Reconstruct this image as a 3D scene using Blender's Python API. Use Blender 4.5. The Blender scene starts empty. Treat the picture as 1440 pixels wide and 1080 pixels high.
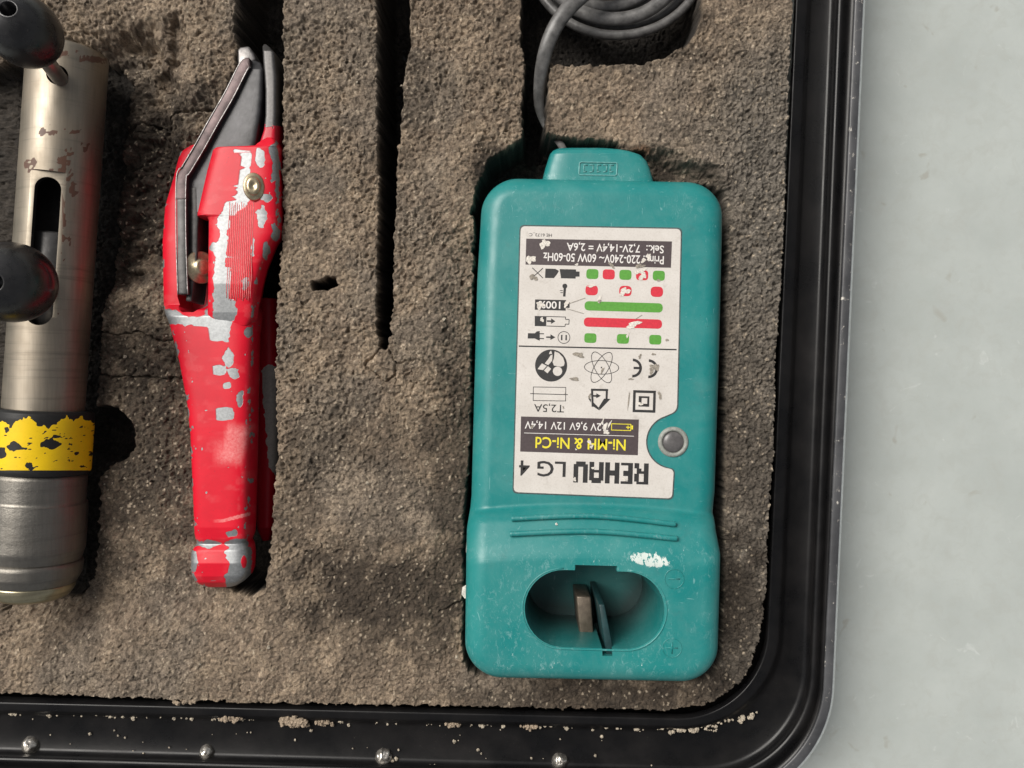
import bpy, bmesh, math, random
import numpy as np
from mathutils import Vector, Matrix
random.seed(7); RNG = np.random.default_rng(7)
S = bpy.context.scene
COL = S.collection
R = math.radians

# ------------------------------------------------------------------ camera, world, sun
CAM_H = 0.34            # metres above the foam top (z = 0)
FPX = 1088.0            # focal length in pixels of the 1440 px wide photograph
cd = bpy.data.cameras.new('camera'); cam = bpy.data.objects.new('camera', cd); COL.objects.link(cam)
cam.location = (0, 0, CAM_H); cd.sensor_width = 36; cd.lens = 36 * FPX / 1440
cd.clip_start = 0.01; cd.clip_end = 100
S.camera = cam
SUN_E, SUN_A = R(52), R(40)         # elevation; direction from the left, turned towards the top of the picture
tosun = Vector((-math.cos(SUN_E) * math.cos(SUN_A), math.cos(SUN_E) * math.sin(SUN_A), math.sin(SUN_E)))
W = bpy.data.worlds.new('World'); S.world = W; W.use_nodes = True
nt = W.node_tree; nt.nodes.clear()
sky = nt.nodes.new('ShaderNodeTexSky'); sky.sky_type = 'NISHITA'; sky.sun_disc = False
sky.sun_elevation = SUN_E; sky.sun_rotation = math.atan2(tosun.x, tosun.y) % (2 * math.pi)
sky.dust_density = 4.0; sky.air_density = 1.0
hs = nt.nodes.new('ShaderNodeHueSaturation'); hs.inputs['Saturation'].default_value = 0.18
bg = nt.nodes.new('ShaderNodeBackground'); bg.inputs['Strength'].default_value = 0.06
wo = nt.nodes.new('ShaderNodeOutputWorld')
nt.links.new(sky.outputs[0], hs.inputs['Color']); nt.links.new(hs.outputs[0], bg.inputs['Color']); nt.links.new(bg.outputs[0], wo.inputs[0])
sd_ = bpy.data.lights.new('sun', 'SUN'); sd_.energy = 2.6; sd_.angle = R(34); sd_.color = (1.0, 0.95, 0.88)
sun = bpy.data.objects.new('sun', sd_); COL.objects.link(sun); sun.rotation_euler = tosun.to_track_quat('Z', 'Y').to_euler()
S.view_settings.view_transform = 'Standard'; S.view_settings.look = 'None'
S.view_settings.exposure = 0.45; S.view_settings.gamma = 1

# ------------------------------------------------------------------ helpers
def P(px, py, z):
    """a point of the place, from where the photograph shows it and its height"""
    px, py, z = np.broadcast_arrays(np.asarray(px, float), np.asarray(py, float), np.asarray(z, float))
    k = (CAM_H - z) / FPX
    return np.stack([(px - 720) * k, (540 - py) * k, z], -1)
def unP(v):
    k = FPX / (CAM_H - v[:, 2])
    return 720 + v[:, 0] * k, 540 - v[:, 1] * k
def V(px, py, z): return Vector(P(px, py, z))

def h2(ix, iy, seed):
    ix = ix.astype(np.int64).astype(np.uint64); iy = iy.astype(np.int64).astype(np.uint64)
    h = ix * np.uint64(0x9E3779B1) + iy * np.uint64(0x85EBCA77) + np.uint64(seed * 0x27D4EB2F + 12345)
    h &= np.uint64(0xFFFFFFFF)
    h ^= h >> np.uint64(15); h = (h * np.uint64(0x2C1B3C6D)) & np.uint64(0xFFFFFFFF)
    h ^= h >> np.uint64(12); h = (h * np.uint64(0x297A2D39)) & np.uint64(0xFFFFFFFF)
    h ^= h >> np.uint64(15)
    return h.astype(np.float64) / 4294967295.0
def vn(x, y, seed=0):
    ix, iy = np.floor(x), np.floor(y); fx, fy = x - ix, y - iy
    fx = fx * fx * fx * (fx * (fx * 6 - 15) + 10); fy = fy * fy * fy * (fy * (fy * 6 - 15) + 10)
    a, b = h2(ix, iy, seed), h2(ix + 1, iy, seed); c, d = h2(ix, iy + 1, seed), h2(ix + 1, iy + 1, seed)
    return (a + (b - a) * fx) * (1 - fy) + (c + (d - c) * fx) * fy
def fbm(x, y, seed=0, o=4):
    s = 0; a = 0.5; t = 0
    for i in range(o):
        s = s + a * vn(x, y, seed + i * 17); t += a; x = x * 2.03 + 11.3; y = y * 2.03 + 5.7; a *= 0.5
    return s / t                       # 0..1
def worley(x, y, seed=0):
    ix, iy = np.floor(x), np.floor(y); f1 = np.full(x.shape, 9.0); f2 = np.full(x.shape, 9.0)
    for dx in (-1, 0, 1):
        for dy in (-1, 0, 1):
            cx, cy = ix + dx, iy + dy
            d = np.hypot(cx + h2(cx, cy, seed) - x, cy + h2(cx, cy, seed + 5) - y)
            f2 = np.where(d < f1, f1, np.minimum(f2, d)); f1 = np.minimum(f1, d)
    return f1, f2
def sstep(a, b, x):
    t = np.clip((x - a) / (b - a), 0, 1); return t * t * (3 - 2 * t)
def psd(x, y, poly):
    """signed distance to a polygon, positive inside"""
    p = np.asarray(poly, float); n = len(p); d = np.full(x.shape, 1e9); ins = np.zeros(x.shape, bool)
    for i in range(n):
        ax, ay = p[i]; bx, by = p[(i + 1) % n]; ex, ey = bx - ax, by - ay
        t = np.clip(((x - ax) * ex + (y - ay) * ey) / (ex * ex + ey * ey + 1e-12), 0, 1)
        d = np.minimum(d, np.hypot(x - ax - t * ex, y - ay - t * ey))
        if ay != by:
            c = ((ay > y) != (by > y)) & (x < (bx - ax) * (y - ay) / (by - ay) + ax); ins ^= c
    return np.where(ins, d, -d)
def dline(x, y, pts):
    d = np.full(x.shape, 1e9)
    for (ax, ay), (bx, by) in zip(pts[:-1], pts[1:]):
        ex, ey = bx - ax, by - ay
        t = np.clip(((x - ax) * ex + (y - ay) * ey) / (ex * ex + ey * ey), 0, 1)
        d = np.minimum(d, np.hypot(x - ax - t * ex, y - ay - t * ey))
    return d

ORG = {}
def thing(name, label, cat, loc, group=None):
    o = bpy.data.objects.new(name, None); COL.objects.link(o); o.location = loc; o.empty_display_size = 0.01
    o['label'] = label; o['category'] = cat
    if group: o['group'] = group
    ORG[o.name] = Vector(loc); return o
def link(name, me, mat, parent=None, smooth=True, label=None, kind=None):
    o = bpy.data.objects.new(name, me); COL.objects.link(o)
    if mat and not me.materials: me.materials.append(mat)
    if parent is not None:
        org = ORG[parent.name]; me.transform(Matrix.Translation(-org)); o.parent = parent; ORG[o.name] = org
    if smooth: me.polygons.foreach_set('use_smooth', [True] * len(me.polygons))
    if label: o['label'] = label
    if kind: o['kind'] = kind
    me.update(); return o
def mesh(name, verts, faces):
    me = bpy.data.meshes.new(name); verts = np.asarray(verts, np.float32)
    if isinstance(faces, np.ndarray):
        n, k = faces.shape
        me.vertices.add(len(verts)); me.vertices.foreach_set('co', verts.ravel())
        me.loops.add(n * k); me.loops.foreach_set('vertex_index', faces.ravel().astype(np.int32))
        me.polygons.add(n); me.polygons.foreach_set('loop_start', np.arange(0, n * k, k, dtype=np.int32))
        me.polygons.foreach_set('loop_total', np.full(n, k, np.int32)); me.update(calc_edges=True)
    else:
        me.from_pydata([tuple(map(float, v)) for v in verts], [], [tuple(map(int, f)) for f in faces]); me.update()
    return me
def coords(me):
    a = np.empty(len(me.vertices) * 3, np.float32); me.vertices.foreach_get('co', a); return a.reshape(-1, 3).astype(float)
def attr(me, name, val):
    val = np.asarray(val, np.float32)
    if val.ndim == 1:
        a = me.attributes.new(name, 'FLOAT', 'POINT'); a.data.foreach_set('value', val)
    else:
        a = me.attributes.new(name, 'FLOAT_COLOR', 'POINT')
        a.data.foreach_set('color', np.concatenate([val, np.ones((len(val), 1), np.float32)], 1).ravel())
def flip_check(me):
    bm = bmesh.new(); bm.from_mesh(me); bmesh.ops.recalc_face_normals(bm, faces=bm.faces); bm.to_mesh(me); bm.free()
def boolean(me, cutters, op='DIFFERENCE'):
    o = bpy.data.objects.new('t', me); COL.objects.link(o); cs = []
    for c in cutters:
        co = bpy.data.objects.new('c', c); COL.objects.link(co); cs.append(co)
        m = o.modifiers.new('b', 'BOOLEAN'); m.operation = op; m.object = co; m.solver = 'EXACT'
    dg = bpy.context.evaluated_depsgraph_get(); dg.update()
    r = bpy.data.meshes.new_from_object(o.evaluated_get(dg))
    for q in cs + [o]: bpy.data.objects.remove(q)
    return r
def prism(poly, zb, zt, taper=1.0, zref=None):
    """solid from a px outline between two heights"""
    n = len(poly); a = np.asarray(poly, float); c = a.mean(0)
    lo = P(*( (a - c) * taper + c).T, zb); hi = P(*a.T, zt if zref is None else zref); hi[:, 2] = zt
    lo[:, :2] = (hi[:, :2] - hi[:, :2].mean(0)) * taper + hi[:, :2].mean(0)
    f = [tuple(range(n))[::-1], tuple(range(n, 2 * n))] + [(i, (i + 1) % n, n + (i + 1) % n, n + i) for i in range(n)]
    me = mesh('p', np.vstack([lo, hi]), f); flip_check(me); return me
def bevelled(me, w, seg=2):
    bm = bmesh.new(); bm.from_mesh(me)
    es = [e for e in bm.edges if len(e.link_faces) == 2 and e.calc_face_angle(0) > 0.5]
    bmesh.ops.bevel(bm, geom=es, offset=w, segments=seg, affect='EDGES', profile=0.5, clamp_overlap=True)
    bm.to_mesh(me); bm.free(); return me
def roundpoly(pts, rad, seg=6):
    out = []; n = len(pts)
    for i in range(n):
        p0, p1, p2 = (np.array(pts[(i + k) % n], float) for k in (-1, 0, 1))
        a, b = p0 - p1, p2 - p1; la, lb = np.linalg.norm(a), np.linalg.norm(b); a /= la; b /= lb
        r = rad[i] if isinstance(rad, (list, tuple)) else rad
        ang = math.acos(max(-1, min(1, a @ b))); t = min(r / math.tan(ang / 2), la * .49, lb * .49) if r > 0 else 0
        if t < 0.05: out.append(tuple(p1)); continue
        for k in range(seg + 1):
            q = k / seg; out.append(tuple((1 - q) ** 2 * (p1 + a * t) + 2 * q * (1 - q) * p1 + q * q * (p1 + b * t)))
    return out
def lathe(A, B, prof, seg=64, cap=True):
    """prof: (distance along A->B, radius) pairs"""
    A, B = Vector(A), Vector(B); d = (B - A).normalized(); u = d.orthogonal().normalized(); w = d.cross(u)
    vs = []; fs = []
    th = [2 * math.pi * k / seg for k in range(seg)]
    for s, r in prof:
        c = A + d * s
        vs += [c + (u * math.cos(t) + w * math.sin(t)) * max(r, 1e-6) for t in th]
    for i in range(len(prof) - 1):
        for k in range(seg):
            fs.append((i * seg + k, i * seg + (k + 1) % seg, (i + 1) * seg + (k + 1) % seg, (i + 1) * seg + k))
    if cap: fs += [tuple(range(seg))[::-1], tuple(range((len(prof) - 1) * seg, len(prof) * seg))]
    me = mesh('l', vs, fs); flip_check(me); return me
def dense(prof, step):
    out = [prof[0]]
    for (s0, r0), (s1, r1) in zip(prof[:-1], prof[1:]):
        n = max(1, int(math.hypot(s1 - s0, r1 - r0) / step))
        out += [(s0 + (s1 - s0) * k / n, r0 + (r1 - r0) * k / n) for k in range(1, n + 1)]
    return out
def sweep(pts, ra, rb=None, seg=14, upz=(0, 0, 1), closed=False):
    """tube (elliptic: ra across, rb along up) through world points"""
    pts = [Vector(p) for p in pts]; rb = rb or ra; vs = []; fs = []; n = len(pts)
    ra = ra if hasattr(ra, '__len__') else [ra] * n; rb = rb if hasattr(rb, '__len__') else [rb] * n
    for i, p in enumerate(pts):
        t = (pts[(i + 1) % n] - pts[i - 1]) if (closed or 0 < i < n - 1) else (pts[1] - pts[0] if i == 0 else pts[-1] - pts[-2])
        t.normalize(); sx = t.cross(Vector(upz)).normalized(); sy = sx.cross(t)
        vs += [p + sx * math.cos(2 * math.pi * k / seg) * ra[i] + sy * math.sin(2 * math.pi * k / seg) * rb[i] for k in range(seg)]
    m = n if closed else n - 1
    for i in range(m):
        j = (i + 1) % n
        fs += [(i * seg + k, i * seg + (k + 1) % seg, j * seg + (k + 1) % seg, j * seg + k) for k in range(seg)]
    if not closed: fs += [tuple(range(seg))[::-1], tuple(range((n - 1) * seg, n * seg))]
    return vs, fs
def join(parts):
    vs, fs = [], []
    for v, f in parts:
        b = len(vs); vs += list(v); fs += [tuple(i + b for i in q) for q in f]
    return vs, fs
def smoothpts(pts, n=60):
    p = np.asarray(pts, float); k = len(p); t = np.linspace(0, k - 1, n); out = []
    for q in t:
        i = min(int(q), k - 2); f = q - i
        p0, p1, p2, p3 = p[max(i - 1, 0)], p[i], p[i + 1], p[min(i + 2, k - 1)]
        out.append(0.5 * ((2 * p1) + (-p0 + p2) * f + (2 * p0 - 5 * p1 + 4 * p2 - p3) * f * f + (-p0 + 3 * p1 - 3 * p2 + p3) * f ** 3))
    return np.array(out)
def loft(ys, left, right, zb, zt, M=120, nexp=4.0, step=1.0, endround=0, dz=None):
    """closed solid: px edges left(y), right(y), heights zb(y), zt(y) given as {y: value}"""
    def tab(d): k = sorted(d); return k, [d[q] for q in k]
    y = np.arange(ys[0], ys[1] + 1e-6, step); Lx = np.interp(y, *tab(left)); Rx = np.interp(y, *tab(right))
    b = np.interp(y, *tab(zb)) if isinstance(zb, dict) else np.full(y.shape, zb)
    t = np.interp(y, *tab(zt)) if isinstance(zt, dict) else np.full(y.shape, zt)
    if endround:
        e = np.minimum(np.abs(y - ys[0]), np.abs(y - ys[1])) / endround; f = np.sqrt(np.clip(1 - (1 - np.clip(e, 0, 1)) ** 2, 0.0004, 1))
        m, h = (b + t) / 2, (t - b) / 2 * f; b, t = m - h, m + h
    th = np.linspace(0, 2 * np.pi, M, endpoint=False) + np.pi / M
    cx = np.sign(np.cos(th)) * np.abs(np.cos(th)) ** (2 / nexp); cz = np.sign(np.sin(th)) * np.abs(np.sin(th)) ** (2 / nexp)
    X = (Lx + Rx)[:, None] / 2 + (Rx - Lx)[:, None] / 2 * cx; zz = (b + t)[:, None] / 2 + (t - b)[:, None] / 2 * cz
    zm = np.broadcast_to(((b + t) / 2 * .4 + t * .6)[:, None], X.shape)
    v = P(X, np.broadcast_to(y[:, None], X.shape), zm); v[..., 2] = zz
    n = len(y); i = np.arange(n - 1)[:, None] * M; k = np.arange(M)[None, :]; k2 = (k + 1) % M
    f = np.stack([i + k, i + k2, i + M + k2, i + M + k], -1).reshape(-1, 4)
    fs = [tuple(q) for q in f] + [tuple(range(M))[::-1], tuple(range((n - 1) * M, n * M))]
    me = mesh('loft', v.reshape(-1, 3), fs); flip_check(me); return me

def chunk(c, r, seed):
    bm = bmesh.new(); bmesh.ops.create_icosphere(bm, subdivisions=2, radius=1); rg = random.Random(seed)
    for v_ in bm.verts: v_.co *= r * (.6 + .7 * rg.random()); v_.co.z *= .75
    vs = [tuple(v_.co + Vector(c)) for v_ in bm.verts]; fs = [tuple(v_.index for v_ in f.verts) for f in bm.faces]; bm.free(); return vs, fs
# ------------------------------------------------------------------ materials
def new_mat(name):
    m = bpy.data.materials.new(name); m.use_nodes = True; n = m.node_tree.nodes; b = n['Principled BSDF']
    return m, n, m.node_tree.links, b
def N(n, t, **kw):
    q = n.new(t)
    for k, v in kw.items():
        if k in q.inputs: q.inputs[k].default_value = v
        else: setattr(q, k, v)
    return q
def noise(n, l, scale, detail=4, rough=.6, vec=None, dist=0):
    q = N(n, 'ShaderNodeTexNoise'); q.inputs['Scale'].default_value = scale; q.inputs['Detail'].default_value = detail
    q.inputs['Roughness'].default_value = rough; q.inputs['Distortion'].default_value = dist
    if vec is not None: l.new(vec, q.inputs['Vector'])
    return q.outputs['Fac']
def ramp(n, l, src, a, b, ca=(0, 0, 0, 1), cb=(1, 1, 1, 1)):
    q = n.new('ShaderNodeValToRGB'); q.color_ramp.elements[0].position = a; q.color_ramp.elements[1].position = b
    q.color_ramp.elements[0].color = ca; q.color_ramp.elements[1].color = cb; l.new(src, q.inputs[0]); return q.outputs[0]
def mix(n, l, fac, a, b):
    q = n.new('ShaderNodeMix'); q.data_type = 'RGBA'
    for s, i in ((fac, 0), (a, 6), (b, 7)):
        if isinstance(s, (int, float)): q.inputs[i].default_value = s
        elif isinstance(s, tuple): q.inputs[i].default_value = (*s[:3], 1)
        else: l.new(s, q.inputs[i])
    return q.outputs[2]
def math_(n, l, op, a, b=0.0):
    q = n.new('ShaderNodeMath'); q.operation = op
    for i, s in enumerate((a, b)):
        if isinstance(s, (int, float)): q.inputs[i].default_value = s
        else: l.new(s, q.inputs[i])
    return q.outputs[0]
def objvec(n, l, scale=(1, 1, 1), rot=(0, 0, 0)):
    t = n.new('ShaderNodeTexCoord'); m = n.new('ShaderNodeMapping'); m.inputs['Scale'].default_value = scale; m.inputs['Rotation'].default_value = rot
    l.new(t.outputs['Object'], m.inputs['Vector']); return m.outputs[0]
def bump(n, l, b, h, strength=.3, dist=.0005):
    q = n.new('ShaderNodeBump'); q.inputs['Strength'].default_value = strength; q.inputs['Distance'].default_value = dist
    l.new(h, q.inputs['Height']); l.new(q.outputs[0], b.inputs['Normal'])
def attrn(n, name):
    q = n.new('ShaderNodeAttribute'); q.attribute_name = name; return q
def simple(name, col, rough=.5, metal=0., var=.15, scale=300., bmp=.15, spec=.5):
    m, n, l, b = new_mat(name); v = objvec(n, l)
    f = noise(n, l, scale, 5, .65, v)
    dark = tuple(c * (1 - var) for c in col); lite = tuple(min(1, c * (1 + var)) for c in col)
    l.new(mix(n, l, ramp(n, l, f, .3, .7), dark, lite), b.inputs['Base Color'])
    b.inputs['Roughness'].default_value = rough; b.inputs['Metallic'].default_value = metal; b.inputs['Specular IOR Level'].default_value = spec
    if bmp: bump(n, l, b, noise(n, l, scale * 3, 4, .6, v), bmp, .0002)
    return m

def foam_mat():
    m, n, l, b = new_mat('foam'); a = attrn(n, 'tint'); v = objvec(n, l)
    f = noise(n, l, 1250, 6, .78, v)
    c = n.new('ShaderNodeMix'); c.data_type = 'RGBA'; c.blend_type = 'MULTIPLY'; c.inputs[0].default_value = 1
    l.new(a.outputs['Color'], c.inputs[6]); l.new(ramp(n, l, f, .32, .68, (.42, .40, .38, 1), (1.55, 1.55, 1.55, 1)), c.inputs[7])
    l.new(c.outputs[2], b.inputs['Base Color']); b.inputs['Roughness'].default_value = .82; b.inputs['Specular IOR Level'].default_value = .35
    bump(n, l, b, f, 1.0, .0011); return m
M_FOAM = foam_mat()

def teal_mat():
    m, n, l, b = new_mat('teal_plastic'); v = objvec(n, l); a = attrn(n, 'wear')
    big = noise(n, l, 26, 5, .6, v); fine = noise(n, l, 520, 8, .78, objvec(n, l, (1, .55, 1), (0, 0, .5)), .8)
    scr = noise(n, l, 420, 3, .8, objvec(n, l, (1, .22, 1), (0, 0, .7)), 1.5)
    scr2 = noise(n, l, 500, 3, .8, objvec(n, l, (.2, 1, 1), (0, 0, .35)), 1.2)
    base = mix(n, l, ramp(n, l, big, .35, .7), (.006, .180, .178), (.016, .212, .203))
    wearf = math_(n, l, 'MULTIPLY', ramp(n, l, fine, .53, .66), a.outputs['Fac'])
    base = mix(n, l, math_(n, l, 'MULTIPLY', wearf, .6), base, (.24, .42, .42))
    hv = math_(n, l, 'GREATER_THAN', math_(n, l, 'ADD', math_(n, l, 'MULTIPLY', a.outputs['Fac'], .12), noise(n, l, 700, 5, .75, objvec(n, l, (1, .45, 1), (0, 0, -.5)))), .80); base = mix(n, l, hv, base, (.62, .68, .64))
    base = mix(n, l, math_(n, l, 'MULTIPLY', ramp(n, l, noise(n, l, 55, 8, .72, v, .5), .42, .72), .22), base, (.16, .33, .31))
    s = math_(n, l, 'MAXIMUM', ramp(n, l, scr, .65, .72), ramp(n, l, scr2, .67, .74))
    base = mix(n, l, math_(n, l, 'MULTIPLY', s, .45), base, (.25, .45, .45))
    dots = noise(n, l, 1500, 2, .5, v)
    base = mix(n, l, math_(n, l, 'MULTIPLY', ramp(n, l, dots, .74, .78), .8), base, (.01, .06, .065))
    grime_shade = noise(n, l, 90, 6, .7, v)
    base = mix(n, l, math_(n, l, 'MULTIPLY', ramp(n, l, grime_shade, .58, .8), .3), base, (.04, .1, .1))
    base = mix(n, l, attrn(n, 'grime_shade').outputs['Fac'], base, (.022, .034, .034))
    l.new(base, b.inputs['Base Color'])
    l.new(ramp(n, l, grime_shade, .3, .7, (.3, .3, .3, 1), (.5, .5, .5, 1)), b.inputs['Roughness'])
    bump(n, l, b, fine, .12, .0003); return m
M_TEAL = teal_mat()

def chip_mat(name, paint, bare, rp=.38, rb=.35, mb=.85, dirt=(.05, .03, .03)):
    """paint with bare patches where the 'bare' attribute is 1"""
    m, n, l, b = new_mat(name); a = attrn(n, 'bare'); k = attrn(n, 'rub'); v = objvec(n, l)
    f = noise(n, l, 120, 5, .6, v); g = noise(n, l, 900, 4, .7, v)
    pc = mix(n, l, ramp(n, l, f, .3, .75), tuple(c * .85 for c in paint), paint)
    pc = mix(n, l, math_(n, l, 'MULTIPLY', ramp(n, l, g, .62, .8), .6), pc, dirt)
    pc = mix(n, l, math_(n, l, 'MULTIPLY', k.outputs['Fac'], ramp(n, l, g, .3, .7, (.3, .3, .3, 1))), pc, (.75, .28, .27))
    bc = mix(n, l, ramp(n, l, g, .35, .7), tuple(c * .7 for c in bare), bare)
    fac = ramp(n, l, a.outputs['Fac'], .46, .54)
    l.new(mix(n, l, fac, pc, bc), b.inputs['Base Color'])
    l.new(math_(n, l, 'MULTIPLY', fac, mb), b.inputs['Metallic'])
    l.new(mix(n, l, fac, (rp,) * 3, (rb,) * 3), b.inputs['Roughness'])
    b.inputs['Specular IOR Level'].default_value = .28
    h = math_(n, l, 'SUBTRACT', math_(n, l, 'MULTIPLY', g, .25), fac); bump(n, l, b, h, .5, .0002); return m
M_RED = chip_mat('red_paint', (.66, .008, .026), (.33, .34, .345), .38, .45, .6)
M_JAWRED = chip_mat('red_paint_on_dark_jaw', (.50, .012, .03), (.10, .096, .094), .34, .42, .6)
M_YEL = chip_mat('yellow_paint_on_black', (.88, .58, .008), (.018, .018, .018), .45, .5, 0., (.25, .12, .01))

def steel_mat(name, col, rough, pits=False):
    m, n, l, b = new_mat(name); a = attrn(n, 'rust'); v = objvec(n, l)
    br = noise(n, l, 700, 3, .7, objvec(n, l, (1.2, .06, 1.2), (0, 0, .07)))
    br2 = noise(n, l, 160, 4, .7, objvec(n, l, (.12, 2.5, .12), (0, 0, .07))); g = noise(n, l, 1100, 4, .7, v); f = noise(n, l, 60, 4, .6, v)
    c = mix(n, l, ramp(n, l, br, .3, .7), tuple(q * .82 for q in col), col)
    c = mix(n, l, math_(n, l, 'MULTIPLY', ramp(n, l, br2, .55, .72), .5), c, tuple(q * .45 for q in col))
    c = mix(n, l, math_(n, l, 'MULTIPLY', ramp(n, l, f, .5, .8), .25), c, (col[0] * .7, col[1] * .6, col[2] * .5))
    c = mix(n, l, math_(n, l, 'MULTIPLY', ramp(n, l, g, .66, .76), .6), c, (.08, .05, .035))
    fac = ramp(n, l, a.outputs['Fac'], .45, .55)
    c = mix(n, l, fac, c, (.10, .048, .03)); l.new(c, b.inputs['Base Color'])
    l.new(math_(n, l, 'SUBTRACT', .95, math_(n, l, 'MULTIPLY', fac, .9)), b.inputs['Metallic'])
    l.new(mix(n, l, ramp(n, l, f, .3, .7), (rough * .85,) * 3, (rough * 1.25,) * 3), b.inputs['Roughness'])
    if pits: bump(n, l, b, noise(n, l, 420, 6, .75, v), .3, .0006)
    else: bump(n, l, b, math_(n, l, 'ADD', br, math_(n, l, 'MULTIPLY', g, .4)), .12, .0002)
    return m
M_STEEL = steel_mat('brushed_steel', (.32, .28, .225), .47)
M_CAST = steel_mat('cast_grey_steel', (.23, .215, .19), .44, pits=True)
M_BLADE = simple('dark_blade_steel', (.038, .037, .039), .42, .3, .95, 55, .6)
M_EDGE = simple('worn_blade_edge', (.085, .060, .060), .45, .5, .5, 200, .3)
M_JAW = simple('grey_jaw_steel', (.20, .19, .185), .42, .7, .4, 220, .3)
M_LEVER = simple('dark_lever_steel', (.06, .058, .057), .42, .5, .5, 160, .3)
M_WORN = simple('bright_worn_edge', (.36, .34, .33), .38, .7, .6, 600, .3)
M_BRASS = simple('dull_brass', (.50, .42, .28), .36, .85, .35, 500, .3)
M_BORE_SHADE = simple('bore_shade_steel', (.045, .042, .04), .5, .5, .3, 300, .2)
M_GROD = simple('grey_rod_steel', (.34, .32, .30), .38, .9, .25, 200, .2)
def knob_mat():
    m, n, l, b = new_mat('black_worn_knob'); v = objvec(n, l); f = noise(n, l, 130, 5, .65, v); g = noise(n, l, 520, 4, .7, objvec(n, l, (1, .35, 1), (0, 0, .6)))
    c = mix(n, l, ramp(n, l, f, .35, .75), (.008, .008, .009), (.028, .027, .027))
    c = mix(n, l, math_(n, l, 'MULTIPLY', ramp(n, l, g, .66, .78), .5), c, (.3, .29, .27)); l.new(c, b.inputs['Base Color'])
    l.new(ramp(n, l, f, .3, .7, (.2, .2, .2, 1), (.36, .36, .36, 1)), b.inputs['Roughness']); bump(n, l, b, g, .12, .0003); return m
M_KNOB = knob_mat()
def case_mat():
    m, n, l, b = new_mat('black_case_plastic'); v = objvec(n, l)
    f = noise(n, l, 40, 5, .65, v); g = noise(n, l, 900, 4, .75, v); d = noise(n, l, 1600, 3, .6, v)
    c = mix(n, l, ramp(n, l, f, .4, .75), (.006, .006, .0065), (.014, .013, .013))
    c = mix(n, l, math_(n, l, 'MULTIPLY', math_(n, l, 'MULTIPLY', ramp(n, l, d, .70, .76), ramp(n, l, f, .48, .7)), .5), c, (.28, .25, .21)); l.new(c, b.inputs['Base Color'])
    l.new(ramp(n, l, f, .3, .7, (.22, .22, .22, 1), (.42, .42, .42, 1)), b.inputs['Roughness']); b.inputs['Specular IOR Level'].default_value = .22; bump(n, l, b, g, .1, .0002); return m
M_CASE = case_mat()
def rim_mat():
    m, n, l, b = new_mat('scuffed_rim'); v = objvec(n, l); f = noise(n, l, 260, 6, .75, v, .5); g = noise(n, l, 60, 4, .6, v)
    c = mix(n, l, ramp(n, l, g, .35, .7), (.035, .036, .039), (.075, .076, .08))
    c = mix(n, l, ramp(n, l, f, .61, .67), c, (.5, .47, .42)); l.new(c, b.inputs['Base Color'])
    b.inputs['Roughness'].default_value = .4; bump(n, l, b, f, .25, .0003); return m
M_RIM = rim_mat()
M_RIMEDGE = simple('polished_rim_edge', (.60, .61, .64), .22, .95, .2, 300, .1)
M_CORD = simple('grey_black_cord', (.10, .097, .094), .38, 0, .5, 240, .25)
M_LENS = simple('dark_lens', (.10, .095, .095), .3, 0, .3, 400, .05)
M_BEZEL = simple('grey_bezel', (.25, .26, .235), .55, .0, .3, 700, .25)
M_PLUG = simple('worn_contact', (.16, .13, .10), .4, .6, .4, 300, .2)
M_INK = simple('black_ink', (.022, .021, .021), .5, 0, .3, 900, .05)
M_BAR = simple('brown_ink', (.062, .045, .047), .5, 0, .2, 900, .05)
M_GREEN = simple('green_ink', (.085, .29, .035), .5, 0, .15, 900, .05)
M_REDINK = simple('red_ink', (.56, .022, .042), .5, 0, .15, 900, .05)
M_YELINK = simple('yellow_ink', (.72, .62, .03), .5, 0, .1, 900, .05)
M_WHITE = simple('white_ink', (.70, .67, .64), .5, 0, .1, 900, .05)
M_SCUFF = simple('scuffed_paper', (.62, .58, .52), .7, 0, .35, 1500, .5)
M_SCUFFD = simple('dirty_scuff', (.26, .23, .19), .8, 0, .5, 1500, .5)
def label_mat():
    m, n, l, b = new_mat('label_paper'); v = objvec(n, l); f = noise(n, l, 70, 6, .7, v); g = noise(n, l, 1300, 3, .7, v)
    c = mix(n, l, ramp(n, l, f, .35, .7), (.56, .525, .485), (.64, .605, .565))
    c = mix(n, l, math_(n, l, 'MULTIPLY', ramp(n, l, g, .5, .75), .45), c, (.40, .36, .31))
    h = noise(n, l, 190, 4, .6, v, .6); c = mix(n, l, math_(n, l, 'MULTIPLY', ramp(n, l, h, .62, .78), .5), c, (.33, .29, .25))
    l.new(c, b.inputs['Base Color']); b.inputs['Roughness'].default_value = .45; bump(n, l, b, g, .1, .0002); return m
M_LABEL = label_mat()
M_GAP = simple('label_gap_dirt', (.05, .075, .075), .6, 0, .5, 900, .2)
M_CRUMB = simple('foam_crumb', (.30, .235, .17), .9, 0, .5, 900, .6)
M_GRIT = simple('pale_grit', (.36, .31, .24), .8, 0, .5, 900, .5)
M_BEAD = simple('rivet_metal', (.60, .56, .50), .22, .9, .35, 700, .35)
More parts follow.
